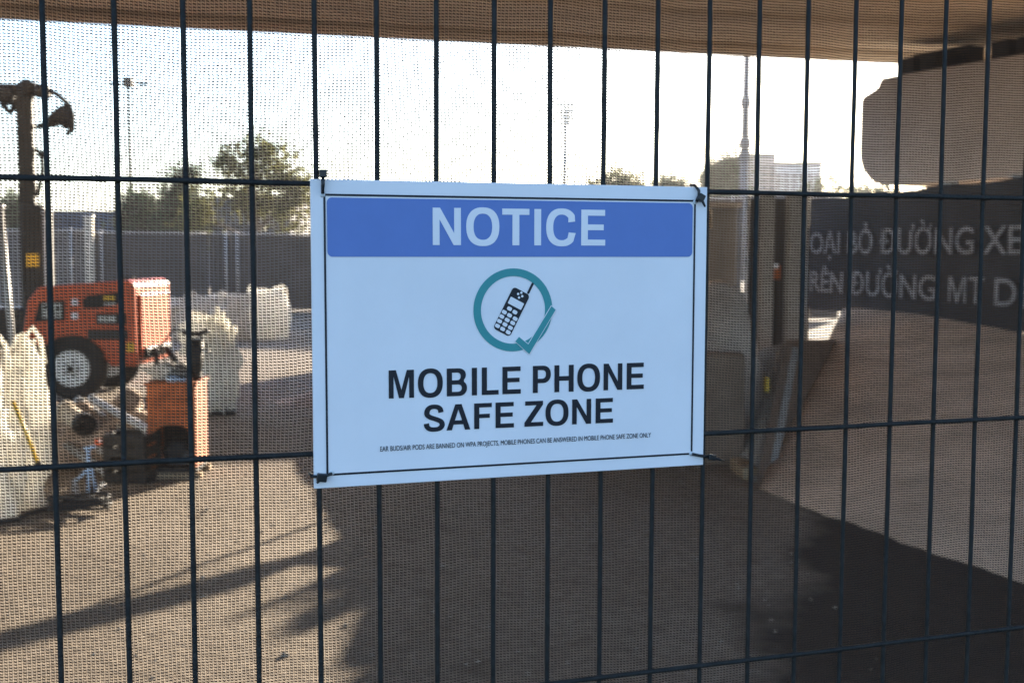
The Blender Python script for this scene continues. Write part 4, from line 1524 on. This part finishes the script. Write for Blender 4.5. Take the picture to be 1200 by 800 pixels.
def shade_cloth():
    t = thing('shade_cloth', 'charcoal knitted shade cloth stretched over the back of the wire fence', 'shade cloth', (0, FY, 0), YAW)
    cw, ch = 0.00392, 0.00286
    x0, x1, z0, z1 = GX0, GX1, 0.30, 2.05
    nx, nz = int((x1 - x0) / cw), int((z1 - z0) / ch)

    def warp(X, Z):
        dx = 0.0016 * np.sin(X * 17 + 2.2 * np.sin(Z * 6.5)) + 0.0007 * np.sin(Z * 41 + X * 9)
        dz = 0.0028 * np.sin(X * 9.5 + 1.3) + 0.0016 * np.sin(X * 23 + Z * 7.0) + 0.0008 * np.sin(X * 61 + Z * 13) + 0.0012 * np.sin(X * 4 - Z * 19)
        dy = 0.0065 + 0.0012 * np.sin(X * 11 + Z * 5) + 0.0008 * np.sin(Z * 15 - X * 6)
        return X + dx, dy, Z + dz
    i, j = np.meshgrid(np.arange(nx), np.arange(nz))
    i, j = i.ravel().astype(float), j.ravel().astype(float)
    n = len(i)
    jit = rng.normal(size=(n, 4))
    cx = x0 + (i + 0.5 + 0.02 * jit[:, 0]) * cw
    cz = z0 + (j + 0.5 + 0.03 * jit[:, 1]) * ch
    hw = cw * 0.33 * (1 + 0.05 * jit[:, 2])
    hh = ch * 0.235 * (1 + 0.08 * jit[:, 3])
    slant = -ch * 0.13
    verts = np.empty((n, 6, 3))
    for q, (u, v, yy) in enumerate(((-1, -0.8, 0), (0, -1, -0.0006), (1, -0.8, 0), (1, 0.8, 0), (0, 1, -0.0006), (-1, 0.8, 0))):
        X, Yd, Z = warp(cx + u * hw, cz + v * hh + slant * u)
        verts[:, q, 0], verts[:, q, 1], verts[:, q, 2] = X, Yd + yy, Z
    faces = np.array([[0, 1, 4, 5], [1, 2, 3, 4]])
    F = (np.arange(n)[:, None, None] * 6 + faces[None]).reshape(-1, 4)
    V = [verts.reshape(-1, 3)]
    FF = [F]
    off = n * 6

    def strips(centers, along, half, vertical):
        nonlocal off
        m_ = len(along)
        for c in centers:
            if vertical:
                X, Z = np.full(m_, c), along
                a = warp(X - half, Z)
                b = warp(X + half, Z)
            else:
                X, Z = along, np.full(m_, c)
                a = warp(X, Z - half)
                b = warp(X, Z + half)
            va = np.stack([a[0], a[1] + 0.0003, a[2]], 1)
            vb = np.stack([b[0], b[1] + 0.0003, b[2]], 1)
            V.append(np.concatenate([va, vb]))
            k = np.arange(m_ - 1)
            FF.append(np.stack([k, k + 1, k + 1 + m_, k + m_], 1) + off)
            off += 2 * m_
    zz = np.linspace(z0, z1, 70)
    xx = np.linspace(x0, x1, 110)
    strips([x0 + (k + 0.5 + s) * cw for k in range(nx) for s in (-0.30, 0.30)], zz, 0.00012, True)
    strips([z0 + (k + 0.5) * ch for k in range(nz)], xx, 0.00013, False)
    Vv = np.concatenate(V).astype(np.float32)
    Fv = np.concatenate(FF).astype(np.int32)
    me = bpy.data.meshes.new('weave')
    me.vertices.add(len(Vv))
    me.vertices.foreach_set('co', Vv.ravel())
    me.loops.add(Fv.size)
    me.loops.foreach_set('vertex_index', Fv.ravel())
    me.polygons.add(len(Fv))
    me.polygons.foreach_set('loop_start', np.arange(0, Fv.size, 4, dtype=np.int32))
    me.update(calc_edges=True)
    me.materials.append(M['cloth'])
    link('weave', me, t, kind='stuff')
    # folded hem along the top
    MB().box(((x0 + x1) / 2, 0.0075, 2.055), (x1 - x0, 0.003, 0.03)).build('hem', M['cloth'], t)


shade_cloth()


def sign():
    cx, cz = 0.0052, EYE - 0.0802
    e = Vector((math.cos(YAW), math.sin(YAW), 0))
    n = Vector((math.sin(YAW), -math.cos(YAW), 0))
    org = Vector((0, FY, 0)) + e * cx + n * 0.0093 + Vector((0, 0, cz))
    t = thing('notice_sign', 'white and blue NOTICE mobile phone safe zone sign tied to the fence', 'sign', org, YAW)
    t.rotation_euler = (0, -0.0015, YAW)
    b = MB().box((0, 0.0017, 0), (0.4215, 0.0032, 0.2995), bev=0.0006)
    b.build('board', M['board'], t)

    def flat(name, poly, m_, y, hgt=0.0002, par=t):
        return MB().prism(poly, lambda u, v, w: Vector((u, w, v)), -y, -y - hgt).build(name, m_, par)

    def rrect(x0, x1, z0, z1, r, seg=6):
        out = []
        for (cx_, cz_, a0) in ((x1 - r, z1 - r, 0), (x0 + r, z1 - r, 90), (x0 + r, z0 + r, 180), (x1 - r, z0 + r, 270)):
            for k in range(seg + 1):
                a = math.radians(a0 + 90 * k / seg)
                out.append((cx_ + r * math.cos(a), cz_ + r * math.sin(a)))
        return out
    bx0, bx1, bz0, bz1, lw = -0.1976, 0.1962, -0.1366, 0.1350, 0.0020
    for x, dx, z, dz in ((0, bx1 - bx0, bz1, lw), (0, bx1 - bx0, bz0, lw), (bx0, lw, 0, 0), (bx1, lw, 0, 0)):
        if dz:
            flat('border_line', [(bx0 - lw / 2, z - lw / 2), (bx1 + lw / 2, z - lw / 2), (bx1 + lw / 2, z + lw / 2), (bx0 - lw / 2, z + lw / 2)], M['black'], 0.0002)
        else:
            flat('border_line', [(x - lw / 2, bz0 + lw / 2), (x + lw / 2, bz0 + lw / 2), (x + lw / 2, bz1 - lw / 2), (x - lw / 2, bz1 - lw / 2)], M['black'], 0.0002)
    flat('header_band', rrect(-0.1953, 0.1936, 0.0757, 0.1325, 0.005), M['blue'], 0.0002)
    caps_text('NOTICE', M['board'], t, -0.0910, 0.0932, 0.0873, 0.0368, 0.0005)
    caps_text('MOBILE PHONE', M['black'], t, -0.1362, 0.1388, -0.0640, 0.0280, 0.0003)
    caps_text('SAFE ZONE', M['black'], t, -0.1008, 0.1037, -0.0985, 0.0262, 0.0003)
    text_mesh('small_print', 'EAR BUDS/AIR PODS ARE BANNED ON WPA PROJECTS, MOBILE PHONES CAN BE ANSWERED IN MOBILE PHONE SAFE ZONE ONLY', M['black'], t, -0.1452, 0.1478, -0.1163, 0.0049, 0.0003, 0.0, 0.0002, 1.0)['kind'] = 'stuff'
    # pictogram
    k = 0.0001375
    U = lambda x, y: (-0.0070 + (x - 413) * k, 0.0218 - (y - 407) * k)
    c = U(413, 407)
    b = MB()
    seg = 72
    R0, R1 = 0.0422, 0.0343
    vs = [[b.bm.verts.new((c[0] + r * math.cos(2 * math.pi * i / seg), y, c[1] + r * math.sin(2 * math.pi * i / seg))) for i in range(seg)] for r, y in ((R0, -0.0002), (R0, -0.0004), (R1, -0.0004), (R1, -0.0002))]
    for a in range(4):
        for i in range(seg):
            A, B = vs[a], vs[(a + 1) % 4]
            b.bm.faces.new((A[i], A[(i + 1) % seg], B[(i + 1) % seg], B[i]))
    b.build('ring', M['teal'], t)
    tick = [(428, 640), (457, 607), (530, 665), (712, 382), (745, 410), (537, 737)]
    cen = (560, 590)
    outl = [(424, 640), (456, 601), (529, 658), (710, 375), (751, 410), (538, 744)]
    flat('tick_outline', [U(*p) for p in outl], M['board'], 0.0005)
    flat('tick', [U(*p) for p in tick], M['teal'], 0.0008)
    # handset, tilted to the right
    ang = math.radians(-27.5)
    ca, sa = math.cos(ang), math.sin(ang)
    pc = U(400, 420)

    def rot(pts, c0):
        return [(c0[0] + u * ca - v * sa, c0[1] + u * sa + v * ca) for u, v in pts]
    hs = flat('handset', rot(rrect(-73 * k, 73 * k, -172 * k, 172 * k, 26 * k), pc), M['black'], 0.0002)
    flat('aerial', rot(rrect(-9 * k, 9 * k, -46 * k, 46 * k, 8.9 * k), U(547, 248)), M['black'], 0.0002, par=hs)
    flat('display', rot(rrect(-58 * k, 58 * k, -27 * k, 27 * k, 5 * k), U(433, 358)), M['board'], 0.0005, par=hs)
    for (x, y) in ((383, 397), (425, 423), (343, 422), (383, 446), (427, 472), (323, 454), (365, 480), (408, 503), (306, 488), (348, 513), (390, 538), (290, 522), (330, 546), (373, 571)):
        flat('key', rot(rrect(-19 * k, 19 * k, -14 * k, 14 * k, 11 * k), U(x, y)), M['board'], 0.0005, par=hs)
    for (x, y) in ((450, 289), (475, 280), (457, 316), (482, 306)):
        flat('earpiece_dot', rot(rrect(-9 * k, 9 * k, -9 * k, 9 * k, 8.9 * k, 4), U(x, y)), M['board'], 0.0005, par=hs)

    # cable ties through the four corners
    def tie(label, head, path, tail, hole, wide=0.0032):
        o = thing('cable_tie', label, 'cable tie', org, YAW, 'black cable ties at the sign corners')
        MB().tube([Vector((x, y, z)) for x, z, y in path], wide / 2, 8).build('strap', M['tie'], o)
        MB().box((head[0], -0.0045, head[1]), (head[2], 0.0062, head[3]), ry=head[4], bev=0.0009).build('head', M['tie'], o)
        MB().tube([Vector((x, y, z)) for x, z, y in tail], [wide / 2, wide / 2.4, wide / 3.2][:len(tail)], 8).build('tail', M['tie'], o)
        MB().lathe([(0.0001, -0.0006), (0.0025, -0.0004), (0.0025, 0.0), (0.0001, 0.0)], (hole[0], 0, hole[1]), axis='Y', n=14).build('eyelet', M['board_edge'], o)
    tie('cable tie hanging straight down at the upper left corner of the sign', (-0.1995, 0.1545, 0.0072, 0.0075, 0.0),
        [(-0.1995, 0.1355, -0.0022), (-0.1998, 0.142, -0.0034), (-0.1995, 0.150, -0.004), (-0.199, 0.157, 0.0), (-0.1985, 0.157, 0.008)], [(-0.1995, 0.152, -0.0048), (-0.1992, 0.144, -0.005), (-0.1996, 0.139, -0.0045)], (-0.1995, 0.1345))
    tie('knotted cable tie slanting at the upper right corner of the sign', (0.2005, 0.1385, 0.0072, 0.0080, 0.5),
        [(0.1965, 0.1345, -0.002), (0.199, 0.138, -0.0035), (0.1985, 0.146, -0.0038), (0.1955, 0.1515, -0.001), (0.1945, 0.152, 0.008)], [(0.2015, 0.1365, -0.0048), (0.2045, 0.131, -0.005), (0.2055, 0.129, -0.005)], (0.196, 0.134))
    tie('stubby cable tie lying sideways at the lower left corner of the sign', (-0.2035, -0.1385, 0.0095, 0.0080, 0.15),
        [(-0.1935, -0.1355, -0.002), (-0.1975, -0.1365, -0.0035), (-0.205, -0.138, -0.004), (-0.2125, -0.1375, 0.0), (-0.214, -0.136, 0.008)], [(-0.205, -0.140, -0.005), (-0.2075, -0.1425, -0.0055), (-0.2085, -0.1435, -0.0055)], (-0.193, -0.1352))
    tie('long cable tie reaching sideways off the lower right corner of the sign', (0.2185, -0.1405, 0.0085, 0.0062, 0.2),
        [(0.1965, -0.1365, -0.002), (0.203, -0.138, -0.0035), (0.211, -0.1395, -0.004), (0.219, -0.1405, -0.001), (0.222, -0.141, 0.006)], [(0.220, -0.1410, -0.003), (0.229, -0.1440, -0.002), (0.2365, -0.1465, 0.0)], (0.196, -0.1362))


sign()


def haze():
    me = MB().box((0, 750, 14.5), (2500, 2200, 31))
    o = me.build('haze', M['board'], None)
    o.data.materials.clear()
    mt = bpy.data.materials.new('dusty_air')
    mt.use_nodes = True
    N, L = mt.node_tree.nodes, mt.node_tree.links
    N.remove(N['Principled BSDF'])
    v = N.new('ShaderNodeVolumePrincipled')
    v.inputs['Color'].default_value = (0.95, 0.95, 0.95, 1)
    v.inputs['Density'].default_value = 0.0005
    v.inputs['Anisotropy'].default_value = 0.5
    L.new(v.outputs[0], N['Material Output'].inputs['Volume'])
    o.data.materials.append(mt)
    o['kind'] = 'stuff'
    o['label'] = 'thin dusty backlit air over the worksite'


haze()
